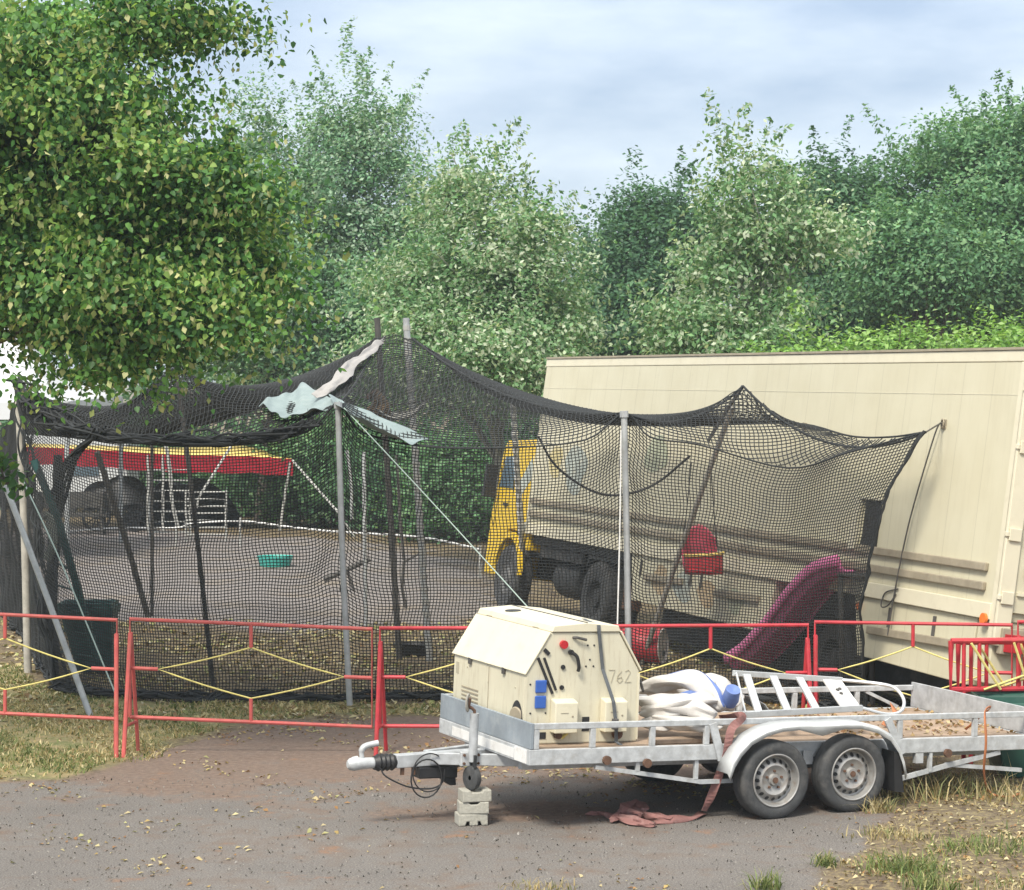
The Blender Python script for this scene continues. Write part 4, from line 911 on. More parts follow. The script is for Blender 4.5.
# dark green tub behind the trailer tail
t = thing('green_tub', 'dark green plastic tub on the ground behind the trailer tail', 'tub', (5.12, 22.75, 0))
mb = MB(); c_ = V((5.12, 22.75, 0)); Zt = .71
def rect(z, a, b): return [c_+V((sx*a, sy*b, z)) for sx, sy in ((-1,-1),(1,-1),(1,1),(-1,1))]
R0, R1, R2 = rect(0, .52, .34), rect(Zt, .68, .46), rect(Zt-.03, .63, .41); R3 = rect(.05, .48, .30)
vs_ = R0+R1+R2+R3; f = [(3,2,1,0)]+[(i,(i+1)%4,(i+1)%4+4,i+4) for i in range(4)]+[(i+4,(i+1)%4+4,(i+1)%4+8,i+8) for i in range(4)]+[(i+8,(i+1)%4+8,(i+1)%4+12,i+12) for i in range(4)]+[(12,13,14,15)]
mb.add(vs_, f); mb.build('basin', m_green, t, world=True, bevel=.02)
mb = MB(); rr_ = rect(Zt-.01,.69,.47); mb.tube(rr_+[rr_[0]], .022, 8); mb.build('rim', m_green, t, world=True)

# ------------------------------------------------------------------ net cage
def P3(l): return [at(*p) for p in l]
EAVE = P3([(18,383,30.5),(45,415,30.0),(90,437,29.3),(180,446,28.4),(260,443,27.8),(310,430,27.5),(338,404,27.4),(362,432,27.4),(420,446,27.3),(500,448,27.3),(585,440,27.4),(625,413,27.5),(650,437,27.5),(700,445,27.5),(788,468,27.2),(850,452,26.5),(926,432,25.7)])
HEMPX = [(56,692),(72,695),(103,698),(180,702),(260,702),(310,702),(338,702),(362,702),(420,701),(500,700),(585,699),(625,698),(650,698),(700,699),(770,703),(825,709),(866,714)]
HEM = [gp(*p) for p in HEMPX]
BL3 = at(0, 430, 38.0)
BACK = [BL3]+P3([(60,437,37.8),(100,432,37.6),(152,428,37.8),(210,424,37.5),(300,392,34.0),(378,338,31.7),(412,338,31.6),(460,378,33.5),(513,405,36.0),(560,418,35.8),(600,424,35.0),(680,426,32.0),(743,424,30.2),(803,424,28.8),(850,436,27.4),(890,437,26.4),(926,432,25.7)])
def dens(pl_, n): 
    out = []
    for a, b in zip(pl_[:-1], pl_[1:]):
        for k in range(n): out.append(a.lerp(b, k/n))
    out.append(pl_[-1]); return out
fr = dens([BL3, at(8,425,34.5)]+catmull(EAVE, 3), 4); bk = dens(catmull(BACK, 4), 4)
fX = np.array([p.x for p in fr]); fYv = np.array([p.y for p in fr]); fZ = np.array([p.z for p in fr])
bX = np.array([p.x for p in bk]); bYv = np.array([p.y for p in bk]); bZ = np.array([p.z for p in bk])
o_ = np.argsort(fX); fX, fYv, fZ = fX[o_], fYv[o_], fZ[o_]; o_ = np.argsort(bX); bX, bYv, bZ = bX[o_], bYv[o_], bZ[o_]
h = .1; gx = np.arange(-8.2, 4.55, h); gy = np.arange(25.5, 38.3, h); QX, QY = np.meshgrid(gx, gy, indexing='ij')
FYx = np.interp(gx, fX, fYv); FZx = np.interp(gx, fX, fZ); BYx = np.interp(gx, bX, bYv); BZx = np.interp(gx, bX, bZ)
FYx = np.minimum(FYx, BYx-.01)
Z = np.where(QY <= FYx[:, None]+.05, FZx[:, None], BZx[:, None])
u_ = np.clip((QY-FYx[:, None])/(BYx-FYx)[:, None], 0, 1); Z = FZx[:, None]*(1-u_)+BZx[:, None]*u_
fixed = (QY <= FYx[:, None]+.05) | (QY >= BYx[:, None]-.05)
def fix_line(pts):
    for p in pts:
        i = int(round((p.x-gx[0])/h)); j = int(round((p.y-gy[0])/h))
        if 0 <= i < len(gx) and 0 <= j < len(gy): Z[i, j] = p.z; fixed[i, j] = True
def sagline(a, b, sag, n=80): return [a.lerp(b, k/n)+V((0,0,-sag*4*(k/n)*(1-k/n))) for k in range(n+1)]
PK1, PK2 = at(338,404,27.5), at(625,413,27.6); TP1, TP2 = at(378,338,31.6), at(412,338,31.5)
PKL, PKR, C0P, COR = at(176,362,29.4), at(743,386,29.0), at(18,383,30.5), at(926,432,25.7)
fix_line(sagline(PK1, TP1, .10)); fix_line(sagline(TP1, TP2, .01)); fix_line(sagline(TP2, PK2, .30))
fix_line(sagline(PK2, PKR, .24)); fix_line(sagline(C0P, PKL, .52)); fix_line(sagline(PKL, PK1, .42)); fix_line(sagline(PKR, COR, .40)); fix_line(sagline(PKL, at(100,432,37.6), .5))
fix_line(sagline(PKR, at(803,424,28.8), .2))
for it in range(2500):
    Zn = Z.copy(); Zn[1:-1,1:-1] = .25*(Z[2:,1:-1]+Z[:-2,1:-1]+Z[1:-1,2:]+Z[1:-1,:-2]) - .00022
    Z = np.where(fixed, Z, Zn)
def zat(x, y):
    i = np.clip((x-gx[0])/h, 0, len(gx)-1.001); j = np.clip((y-gy[0])/h, 0, len(gy)-1.001); a = i.astype(int); b = j.astype(int); s_ = i-a; t_ = j-b
    return Z[a,b]*(1-s_)*(1-t_)+Z[a+1,b]*s_*(1-t_)+Z[a,b+1]*(1-s_)*t_+Z[a+1,b+1]*s_*t_
CELL = .05; CORD = .0057
net = thing('net_cage', 'black net enclosure draped over poles between the yard and the cream truck', 'net', (0, 29, 0))
roof_lines = []
for x in np.arange(-8.1, 4.4, CELL):
    y0 = np.interp(x, fX, fYv); y1 = np.interp(x, bX, bYv)
    y1 -= .02
    if y1-y0 < .6: continue
    ys_ = np.linspace(y0, y1, max(3, int((y1-y0)/.1))); xs_ = np.full_like(ys_, x)
    roof_lines.append(np.stack([xs_+.012*np.sin(ys_*9+x*5), ys_, zat(xs_, ys_)+.006*np.sin(ys_*13+x*21)], 1))
for y in np.arange(25.75, 38, .075):
    xr = np.arange(-8.1, 4.4, .025); ok = (y >= np.interp(xr, fX, fYv)) & (y <= np.interp(xr, bX, bYv))
    seg = []; 
    for xv, k in zip(xr, ok):
        if k: seg.append(xv)
        if (not k or xv == xr[-1]) and len(seg) > 2:
            s_ = np.array(seg)[::3] if len(seg) > 12 else np.array(seg); s_ = np.append(s_, seg[-1]) if s_[-1] != seg[-1] else s_; ys_ = np.full_like(s_, y); roof_lines.append(np.stack([s_, ys_+.012*np.sin(s_*9+y*3), zat(s_, ys_)], 1)); seg = []
        elif not k: seg = []
lines_mesh('roof_net', roof_lines, .0072, m_net, net)
# front wall, ruled between eave and hem
def wall(eave, hem, n_u, n_v, bow, edge=0.0, sub=4):
    E = catmull(eave, 10); Hh = catmull(hem, 10); Ea = np.array(E); Ha = np.array(Hh)
    # arc-length parameter along the hem/eave mean in plan
    mp_ = (Ea+Ha)/2; ds = np.hypot(np.diff(mp_[:,0]), np.diff(mp_[:,1])); s_ = np.concatenate([[0], np.cumsum(ds)]); s_ /= s_[-1]
    def pt(u, v):
        e = np.stack([np.interp(u, s_, Ea[:,k]) for k in range(3)], -1); b = np.stack([np.interp(u, s_, Ha[:,k]) for k in range(3)], -1)
        p = e*(1-v)[..., None]+b*v[..., None]
        p[..., 1] += -bow*np.sin(PI*v)*(1-.0*u) + .05*np.sin(u*37+v*4)*np.sin(PI*v) + .03*np.sin(u*91+v*7)*v
        p[..., 0] += edge*np.sin(PI*np.clip(v,0,1)**.8)*u**7 + .02*np.sin(v*14+u*40)*np.sin(PI*v)+.012*np.sin(v*31+u*17)
        p[..., 2] += .03*np.sin(u*23+1)*np.sin(PI*v)+.012*np.sin(u*70+v*9)*np.sin(PI*v)
        return p
    ls = []
    vv = np.linspace(0, 1, n_v*1//1+1)
    for u in np.linspace(0, 1, n_u+1): ls.append(pt(np.full_like(vv, u), vv))
    uu = np.linspace(0, 1, n_u//2+1)
    for v in np.linspace(0, 1, n_v+1): ls.append(pt(uu, np.full_like(uu, v)))
    return ls, pt
fl_, fpt = wall(EAVE, HEM, 280, 84, .10, -.34)
lines_mesh('front_net', fl_, CORD, m_net, net)
sl_, spt = wall([BL3, at(2,428,36), at(9,420,33.5), EAVE[0]], [gp(0,615), gp(12,628), gp(24,642), HEM[0]], 150, 56, .02, 0)
lines_mesh('side_net', sl_, CORD, m_net, net)
# bunched hem, gathered right edge, edge ropes
def bunch(pts, r, k=5, spread=.04, jit=1.0):
    mb = MB()
    for q in range(k):
        pp_ = [p+V((random.gauss(0,spread), random.gauss(0,spread), abs(random.gauss(0,spread))*.9)) for p in pts]
        mb.tube(catmull(pp_, 3), r, 5)
    return mb
one = np.array([1.0])
hem_pts = [V(fpt(np.array([u]), one)[0])+V((0,0,.03)) for u in np.linspace(0, 1, 60)]
bunch(hem_pts, .016, 9, .05).build('gathered_hem', m_net, net, world=True)
side_hem = [V(spt(np.array([u]), one)[0])+V((0,0,.03)) for u in np.linspace(0, 1, 30)]
bunch(side_hem, .014, 5, .05).build('gathered_hem', m_net, net, world=True)
redge = [V(fpt(one, np.array([v]))[0]) for v in np.linspace(0, 1, 24)]
bunch(redge, .009, 5, .010).build('edge_rope', m_net, net, world=True)
mb = MB(); mb.tube(catmull(BACK[10:], 5), .012, 6); mb.build('back_rope', m_net, net, world=True)
mb = MB(); mb.tube(catmull(EAVE, 5), .011, 6); mb.build('eave_rope', m_net, net, world=True)
bunch(catmull(EAVE[0:6], 3), .016, 14, .09).build('gathered_eave', m_net, net, world=True)
ledge = [V(fpt(np.array([0.0]), np.array([v]))[0]) for v in np.linspace(0, 1, 16)]
bunch(ledge, .014, 6, .05).build('edge_rope', m_net, net, world=True)
for nm, a, b, s in (('ridge_rope', PK1, TP1, .10), ('ridge_rope', TP2, PK2, .30), ('ridge_rope', PK2, PKR, .24), ('ridge_rope', PKR, COR, .40)):
    mb = MB(); mb.tube(sagline(a, b, s, 30), .014, 6); mb.build(nm, m_net, net, world=True)
# dark folds hanging inside the left part of the net
fold1 = P3([(100,433,29.0),(72,462,29.5),(58,500,30),(50,560,30.2),(52,640,29.2),(62,690,28.8)])
bunch(fold1, .02, 7, .06).build('hanging_fold', m_net, net, world=True)

# ------------------------------------------------------------------ poles
def pole(name, label, top, foot, r, mat, group, cap=None, stripe=False):
    top, foot = V(top), V(foot); t = thing(name, label, 'pole', (foot.x, foot.y, 0), group)
    md_ = (top+foot)/2+V((random.uniform(-.02,.02), 0, 0))
    mb = MB(); mb.tube(catmull([foot-V((0,0,.05)), md_, top], 6), r, 10); mb.build('shaft', mat, t, world=True, smooth=True)
    if cap: mb = MB(); mb.tube([top-(top-foot).normalized()*.06, top+(top-foot).normalized()*.012], r*1.35, 10); mb.build('cap', cap, t, world=True)
    if stripe:
        mb = MB(); d_ = top-foot; k = int(d_.length/.16)
        for i in range(1, k): mb.tube([foot+d_*(i/k), foot+d_*((i+.4)/k)], r*1.12, 8)
        mb.build('wrapping', stripe, t, world=True)
    return t
GP = 'poles holding up the black net'
pole('net_pole', 'grey steel pole behind the second red barrier panel, pale green tarp over its top', at(338,403,27.35), gp(350,706), .036, m_pole, GP, m_galv)
pole('net_pole', 'grey steel pole standing behind the generator in front of the truck', at(624,412,27.45), at(629,690,27.45)*1.0, .038, m_pole, GP, m_galv)
pole('net_strut', 'pale slanting strut at the far left, leaning on the leftmost red barrier', at(-6,455,27.8), gp(92,716), .035, m_pole, GP)
pole('corner_post', 'weathered square post at the left corner of the net', at(18,384,30.55), gp(28,673), .05, m_palepole, GP)
pole('leaning_pole', 'grey pole leaning to the right above the red bucket swing', at(732,408,29.2), gp(640,664)+V((0,0,0)), .034, m_palepole, GP)
pole('net_pole', 'short dark stick pushing the net to its right hand peak', at(743,386,29.0), at(708,437,29.15), .022, m_darkpole, None)
pole('tall_pole', 'dark tall pole under the highest point of the net, left one of the pair', at(377,318,31.8), at(400,665,31.8)-V((0,0,.02)), .042, m_darkpole, GP)
pole('tall_pole', 'pale tall pole standing out above the net roof', at(406,318,31.65), at(430,666,31.65), .045, m_pole, GP, None, m_slat)
pole('striped_pole', 'white wrapped pole in front of the yellow cab', at(512,389,36.9), gp(526,608), .045, m_pole, GP, None, m_white)
pole('leaning_pole', 'brown pole leaning to the left with its foot at the net hem', PKL, gp(214,687), .03, m_darkpole, GP)
pole('leaning_pole', 'brown pole leaning in front of the red awning', at(97,452,36.6), gp(149,617), .045, m_darkpole, GP)
pole('thin_pole', 'thin upright dark pole in front of the red awning', at(152,430,37.6), gp(152,616), .028, m_darkpole, GP)
pole('thin_pole', 'short pale pole beside the dark tall pole under the net roof', at(364,452,36.0), gp(366,628), .03, m_pole, GP)
pole('thin_pole', 'thin pale pole just right of the tarp topped grey pole', at(347,450,37.2), at(352,516,37.2), .025, m_pole, None)
def cordthing(name, label, pts, r, mat, cat='rope', group=None, n=6):
    mb = MB(); mb.tube(catmull(pts, n), r, 6); o = mb.build(name, mat, smooth=True); return tag(o, label, cat, group)
cordthing('guy_rope', 'pale green guy cord running down from the tarp corner to behind the generator', [at(344,408,27.3), at(430,500,26.2), at(532,612,24.9), at(600,690,24.3)], .0065, m_cord)
cordthing('guy_rope', 'thin white cord hanging beside the middle grey pole', [at(621,430,27.3), at(620,520,27.3), at(617,640,27.2)], .009, m_white)
cordthing('guy_rope', 'thin pale guy cord beside the slanting strut at the far left', [at(18,470,28.6), at(60,560,27.2), at(118,700,25.9)], .009, m_cord)
cordthing('slack_hose', 'black slack hose looping inside the net above the truck wheels', [at(538,436,29), at(556,466,29), at(590,490,29), at(620,495,29), at(655,484,29), at(690,456,28.9)], .016, m_black)
cordthing('tie_rope', 'dark rope from the truck ring hanging down the cream truck side', [at(926,432,25.7), tl(1.55,.04,3.27), tl(1.62,.06,3.15), tl(1.95,.05,2.2), tl(2.08,.05,1.4), tl(2.12,.05,.9)], .009, m_darkpole)
cordthing('tie_rope', 'short rope tying the net roof to the upper truck side', [at(793,428,28.9), tl(4.95,.03,3.17)], .009, m_darkpole)
cordthing('rope_loop', 'small rope loop knotted low on the truck side', [tl(2.02,.05,1.42), tl(2.3,.05,1.35), tl(2.35,.05,1.2), tl(2.2,.05,1.22), tl(2.05,.05,1.36)], .008, m_darkpole)

# ------------------------------------------------------------------ tarps on the net
def lerp_rows(c0, c1, n): return [[a.lerp(b, k/n) for a, b in zip(c0, c1)] for k in range(n+1)]
def quadcloth(q, nu, nv, amp, seed):
    rr = random.Random(seed); P_ = [(rr.uniform(4,12), rr.uniform(4,12), rr.uniform(0,6)) for _ in range(6)]; a, b, c, d_ = q
    rows = []
    for j in range(nv+1):
        v = j/nv; row = []
        for i in range(nu+1):
            u = i/nu; p = a.lerp(b, u).lerp(d_.lerp(c, u), v)
            w_ = sum(1-abs(math.sin(x*u*.7+y*v*.7+z)) for x, y, z in P_)/6
            row.append(p+V((rr.uniform(-.2,.2)*amp, rr.uniform(-.3,.3)*amp, (w_-.4)*amp*1.6-.12*math.sin(PI*u)*math.sin(PI*v))))
        rows.append(row)
    return rows
mb = MB(); mb.grid(quadcloth([at(257,404,28.6), at(303,384,29.4), at(346,402,27.5), at(286,417,27.7)], 16, 12, .10, 4)); t = mb.build('corner_tarp', m_tarpgrey, None, smooth=True, solid=.004, sub=1); tag(t, 'pale green tarp thrown over the net corner left of the grey pole top', 'tarpaulin')
mb = MB(); mb.grid(quadcloth([at(328,393,28.0), at(431,438,27.6), at(412,444,27.1), at(336,405,27.2)], 22, 6, .05, 9)); t = mb.build('tarp_strip', m_tarpgrey, None, smooth=True, solid=.004, sub=1); tag(t, 'narrow pale green tarp strip along the net edge below the monkey', 'tarpaulin')
tA = catmull(P3([(312,396,28.3),(328,379,28.8),(345,364,29.6),(362,352,30.5),(376,341,31.2),(385,337,31.5)]), 4); tB = catmull(P3([(322,400,28.25),(340,386,28.75),(356,370,29.55),(370,355,30.45),(380,345,31.15),(386,341,31.45)]), 4)
t = cloth('ridge_tarp', lerp_rows(tA, tB, 4), m_tarpdull, None, .04); tag(t, 'dirty white tarp strip draped along the net ridge up to its highest point', 'tarpaulin')

# ------------------------------------------------------------------ hammock and monkey
hb = at(400, 415, 30.6)
hm = thing('hammock', 'slatted hammock slung beside the pale tall pole under the net roof', 'hammock', hb)
mb = MB(); hA = catmull(P3([(374,402,30.75),(392,412,30.75),(412,410,30.75),(428,399,30.75)]), 5); hB = catmull(P3([(376,410,30.2),(392,419,30.2),(410,417,30.2),(424,405,30.2)]), 5)
for k in range(6):
    mb.tube([a.lerp(b, k/5) for a, b in zip(hA, hB)], .012, 6)
mb.build('slats', m_slat, hm, world=True)
mb = MB(); mb.tube(hA, .014, 6); mb.tube(hB, .014, 6); mb.tube([at(374,402,30.75), at(362,397,30.9)], .01, 5); mb.tube([at(428,399,30.75), at(436,396,30.9)], .01, 5); mb.tube(P3([(388,405,30.5),(405,404,30.5),(427,400,30.5)]), .012, 6); mb.build('side_rope', m_darkpole, hm, world=True)
mk = at(382, 419, 30.45)
def skin_body(name, verts, edges, radii, mat, parent, sub=2):
    me = bpy.data.meshes.new(name); me.from_pydata([tuple(v) for v in verts], edges, []); me.materials.append(mat)
    o = bpy.data.objects.new(name, me); COL.objects.link(o)
    if parent: o.parent = parent; WM[o] = WM[parent]
    md = o.modifiers.new('skin', 'SKIN'); md.use_smooth_shade = True
    for i, r in enumerate(radii):
        d_ = me.skin_vertices[0].data[i]; d_.radius = (r, r) if not isinstance(r, tuple) else r; d_.use_root = (i == 0)
    md2 = o.modifiers.new('sub', 'SUBSURF'); md2.levels = sub; md2.render_levels = sub
    return o
mt_ = thing('macaque', 'brown monkey sitting hunched with its back turned on the hammock under the net', 'monkey', mk)
vsb = [(0,0,.07),(.02,.0,.18),(.0,-.01,.29),(-.07,-.03,.335),(-.125,-.05,.31),(-.16,-.07,.27),  # spine: pelvis, waist, shoulders, neck, head, muzzle
       (-.06,.09,.27),(-.13,.10,.15),(-.17,.04,.06),(-.19,.02,.03),   # far arm
       (-.05,-.11,.26),(-.12,-.13,.15),(-.18,-.10,.07),(-.205,-.10,.04),  # near arm
       (-.09,.10,.10),(-.17,.10,.16),(-.17,.09,.03),(-.22,.09,.015),  # far leg
       (-.08,-.11,.10),(-.16,-.12,.16),(-.17,-.12,.03),(-.22,-.12,.015),  # near leg
       (.09,.01,.03),(.14,.04,-.08),(.15,.05,-.2)]   # tail
eb = [(0,1),(1,2),(2,3),(3,4),(4,5),(2,6),(6,7),(7,8),(8,9),(2,10),(10,11),(11,12),(12,13),(0,14),(14,15),(15,16),(16,17),(0,18),(18,19),(19,20),(20,21),(0,22),(22,23),(23,24)]
rb = [.095,.105,.095,.06,.068,.038,.045,.034,.026,.022,.045,.034,.026,.022,.06,.042,.028,.022,.06,.042,.028,.022,.025,.018,.012]
skin_body('body', vsb, eb, rb, m_monkey, mt_)
mb = MB(); mb.ell((-.165,-.07,.285), .03, .045, .045, 10, 8); mb.build('face', m_face, mt_, smooth=True)
for s_ in (-1, 1):
    mb = MB(); mb.ell((-.115,-.05+s_*.07,.335), .012, .018, .022, 8, 6); mb.build('ear', m_face, mt_, smooth=True)
    mb = MB(); mb.ell((-.190,-.075+s_*.02,.30), .008, .008, .008, 8, 6); mb.build('eye', m_black, mt_, smooth=True)

# ------------------------------------------------------------------ bucket swing
sw = at(700, 570, 30.2); t = thing('bucket_swing', 'red plastic bucket swing seat with a yellow front bar hanging inside the net', 'swing', sw)
mb = MB(); S = lambda x, y, z: sw+V((x,y,z))
prof_ = []
rows = []
for k in range(9):
    a = PI*(.08+.84*k/8); r1 = .22
    rows.append([S(r1*math.cos(a)*s, .10+.17*math.sin(a)*s*1.0-.05, z) for s, z in ((.55,-.02),(.95,.06),(1.0,.2),(1.0 - .0*abs(math.cos(a)), .34+.19*math.sin(a)**2),(.96,.36+.20*math.sin(a)**2))])
mb.grid(rows); mb.build('backrest', m_palered, t, world=True, smooth=True, solid=.025)
mb = MB(); mb.prism([S(-.16,-.16,-.02),S(.16,-.16,-.02),S(.2,.2,.0),S(-.2,.2,.0)], (0,0,.04)); mb.build('seat', m_red, t, world=True, bevel=.015)
mb = MB(); rows = []
for k in range(9):
    a = PI*(1.02+.96*k/8); rows.append([S(.235*math.cos(a)+.05, .02+.17*math.sin(a), z) for z in (-.05,.06,.17,.19)])
mb.grid(rows); mb.build('front_shell', m_red, t, world=True, smooth=True, solid=.02)
mb = MB(); mb.tube([S(.245*math.cos(a)+.05, .02+.18*math.sin(a), .20+.015*math.cos(a)) for a in np.linspace(PI*.98, PI*2.02, 12)], .02, 8); mb.build('front_bar', m_tentyel, t, world=True, smooth=True)
for s_ in (-1, 1):
    mb = MB(); mb.tube([S(s_*.21,.03,.30), S(s_*.12+.02,.1,1.35)], .007, 5); mb.build('rope', m_black, t, world=True)

# ------------------------------------------------------------------ slide
sb = at(745, 668, 29.0); t = thing('slide', 'faded magenta plastic slide curving down behind the red barrier', 'slide', (sb.x, sb.y, 0))
cl_ = catmull(P3([(744,668,29.5),(760,657,29.2),(786,629,28.7),(808,600,28.25),(830,579,27.9),(856,571,27.55)]), 7)
mb = MB(); rows = []; wdir = V((.93,.36,0)); hw = .22
for i, p in enumerate(cl_):
    d_ = (cl_[min(i+1,len(cl_)-1)]-cl_[max(i-1,0)]).normalized(); nrm = d_.cross(wdir).normalized()
    if nrm.z < 0: nrm = -nrm
    rows.append([p+wdir*x_*hw+nrm*z_ for x_, z_ in ((-1.08,.06),(-1.08,.16),(-1.0,.185),(-.92,.16),(-.80,.04),(-.6,.0),(.6,.0),(.80,.04),(.92,.16),(1.0,.185),(1.08,.16),(1.08,-.02))])
mb.grid(rows); mb.build('chute', m_pink, t, world=True, smooth=True, solid=.03)
top_p = cl_[-1]
for s_ in (-1, 1):
    mb = MB(); q_ = top_p+wdir*s_*hw*.9; mb.tube([q_-V((0,0,.05)), V((q_.x, q_.y-.1, 0))], .03, 8); mb.build('leg', m_darkpole, t, world=True)
mb = MB(); mb.prism([top_p+wdir*hw*1.1*a+V((.0,0,b-.04)) for a, b in ((-1,0),(1,0),(1,.02),(-1,.02))], V((.14,-.32,0))); mb.build('platform', m_darkpole, t, world=True)

# ------------------------------------------------------------------ barrel
bc = gp(656, 664); dirb = V((.93,-.36,0)); t = thing('barrel', 'red barrel with white end lying on its side under the truck edge', 'barrel', bc)
o_ = bc+V((-.78*.93,.78*.36,.235)); rB = .235
mb = MB(); mb.lathe([(rB*.9,0),(rB,0),(rB,.25),(rB*1.03,.27),(rB,.29),(rB,.56),(rB*1.03,.58),(rB,.60),(rB,.85),(rB*1.03,.87),(rB*.92,.875)], o_, dirb, 32); mb.build('drum', m_red, t, world=True, smooth=True)
mb = MB(); mb.lathe([(.001,.85),(rB*.9,.85),(rB*.96,.88),(rB*1.0,.87)], o_, dirb, 32); e_ = mb.build('end_lid', m_white, t, world=True, smooth=True)
mb = MB(); mb.cyl(o_+dirb*.852+V((.03,.06,-.10)), dirb, .035, .02, 12); mb.build('bung', m_black, e_, world=True)

# ------------------------------------------------------------------ things in the yard seen through the net
t = thing('shallow_tub', 'turquoise shallow plastic tub on the grey yard', 'tub', gp(275, 566)); c_ = gp(275, 566)
mb = MB(); mb.lathe([(.001,.02),(.27,.02),(.34,.2),(.36,.2),(.30,0),(.001,0)], c_, (0,0,1), 28); mb.build('basin', m_turq, t, world=True, smooth=True)
t = thing('seesaw_bar', 'dark bar slanting over a small stand on the yard behind the grey pole', 'seesaw', gp(347, 585))
a_, b_ = at(324,580,42), at(370,559,42); mb = MB(); mb.tube([a_, b_], .045, 8); mb.build('bar', m_darkpole, t, world=True)
mb = MB(); m2 = (a_+b_)/2; mb.tube([m2, V((m2.x-.12, m2.y, 0))], .03, 6); mb.tube([m2, V((m2.x+.12, m2.y, 0))], .03, 6); mb.build('stand', m_darkpole, t, world=True)
t = thing('branch', 'forked dark branch standing against the dark tall pole', 'branch', gp(402, 600)); 
mb = MB(); mb.tube(P3([(404,560,38),(400,520,38),(398,478,38),(396,455,38)]), [.03,.03,.025,.02], 6); mb.tube(P3([(406,608,38),(402,588,38),(404,562,38)]), .03, 6); mb.tube(P3([(404,562,38),(420,553,38)]), .02, 6); mb.build('limb', m_darkpole, t, world=True)
t = thing('blue_drum', 'small blue drum at the edge of the bushes behind the net', 'barrel', gp(416, 531)); c_ = gp(416, 531); 
mb = MB(); mb.lathe([(.001,0),(.26,0),(.28,.05),(.28,.3),(.295,.33),(.28,.36),(.28,.62),(.295,.65),(.24,.74),(.001,.74)], c_, (0,0,1), 20); mb.build('drum', m_blue, t, world=True, smooth=True)
c_ = gp(413, 655); t = thing('rubber_bowl', 'black rubber bowl lying at the back of the front net', 'bowl', c_); mb = MB(); mb.lathe([(.001,.02),(.17,.02),(.25,.16),(.27,.16),(.20,0),(.001,0)], c_, (0,0,1), 20); mb.build('bowl', m_black, t, world=True, smooth=True)
# dark green crate and frame inside the left end of the net
cg_ = at(88, 655, 30.5); cg_.z = 0
t = thing('green_bin', 'dark green bin with a broad rim inside the left end of the net', 'bin', cg_)
def rect2(c, z, a, b, sx=0): return [c+V((q*a+sx, r*b, z)) for q, r in ((-1,-1),(1,-1),(1,1),(-1,1))]
z1 = at(88,601,30.5).z
A0, A1, A2, A3 = rect2(cg_,.02,.22,.2,.12), rect2(cg_,z1,.34,.3), rect2(cg_,z1-.02,.30,.26), rect2(cg_,.1,.2,.18,.12)
mb = MB(); mb.add(A0+A1+A2+A3, [(3,2,1,0)]+[(i,(i+1)%4,(i+1)%4+4,i+4) for i in range(4)]+[(i+4,(i+1)%4+4,(i+1)%4+8,i+8) for i in range(4)]+[(i+8,(i+1)%4+8,(i+1)%4+12,i+12) for i in range(4)]+[(12,13,14,15)]); mb.build('body', m_teal, t, world=True, bevel=.015)
mb = MB(); q = rect2(cg_, z1-.05, .36, .32); mb.prism(q, (0,0,-.12)); mb.build('rim', m_teal, t, world=True, bevel=.01)
t = thing('climbing_frame', 'dark green slanting climbing frame with mesh beside the left net post', 'frame', at(75, 650, 30.0)*1.0)
mb = MB(); mb.tube(P3([(34,460,29.8),(58,520,29.8),(78,590,29.8),(100,668,29.8)]), .05, 8); mb.build('side_pole', m_teal, t, world=True)
mb = MB(); mb.tube(P3([(58,455,31.0),(56,520,31),(52,600,31),(50,660,31)]), .06, 8); mb.build('side_pole', m_black, t, world=True)
mb = MB()
for f in np.linspace(.2, .95, 8):
    a_ = at(34+66*f,460+208*f,29.8); b_ = at(58-8*f,455+205*f,31.0); mb.tube([a_, b_], .014, 6)
mb.build('rungs', m_teal, t, world=True)
bl = P3([(44,515,29.6),(50,520,29.6),(53,545,29.6),(46,560,29.6)]); mb = MB(); ribbon(mb, bl, .12, (.2,-1,0), .6); o = mb.build('blue_rag', m_muralblue, None, smooth=True, solid=.006); tag(o, 'crumpled blue rag tied to the dark green climbing frame', 'rag')

# red and yellow awning with things under it
AY = 58.0
aw = thing('awning', 'long awning with yellow roof and red valance at the back of the yard', 'awning', at(165, 535, AY)); 
pA = catmull(P3([(-30,446,AY),(30,447,AY),(100,450,AY),(170,455,AY),(240,456,AY),(293,459,AY)]), 5); rA = catmull(P3([(-20,443,AY+2.5),(40,444,AY+2.5),(100,446,AY+2.5),(180,448,AY+2.5),(235,445,AY+2.5),(280,455,AY+2.5)]), 5)
mb = MB(); mb.grid([rA, [a.lerp(b,.5)+V((0,0,-.05)) for a, b in zip(rA, pA)], pA]); mb.build('roof_cloth', m_tentyel, aw, world=True, smooth=True, solid=.02)
mb = MB(); vb = [p+V((0,.02,-.38-.05*abs(math.sin(i*.9)))) for i, p in enumerate(pA)]; mb.grid([[p+V((0,-.02,0)) for p in pA], [a.lerp(b,.5)+V((0,.015*math.sin(i*1.9),0)) for i, (a, b) in enumerate(zip(pA, vb))], vb]); mb.build('valance', m_tentred, aw, world=True, solid=.02)
for x in (148, 163, 290):
    p = at(x, 455 if x < 200 else 462, AY); 
    mb = MB(); mb.tube([p, V((p.x-(.25 if x == 290 else 0), p.y, 0))], .035, 8); mb.build('pole', m_slat, aw, world=True)
GR_ = 'guy lines of the awning'
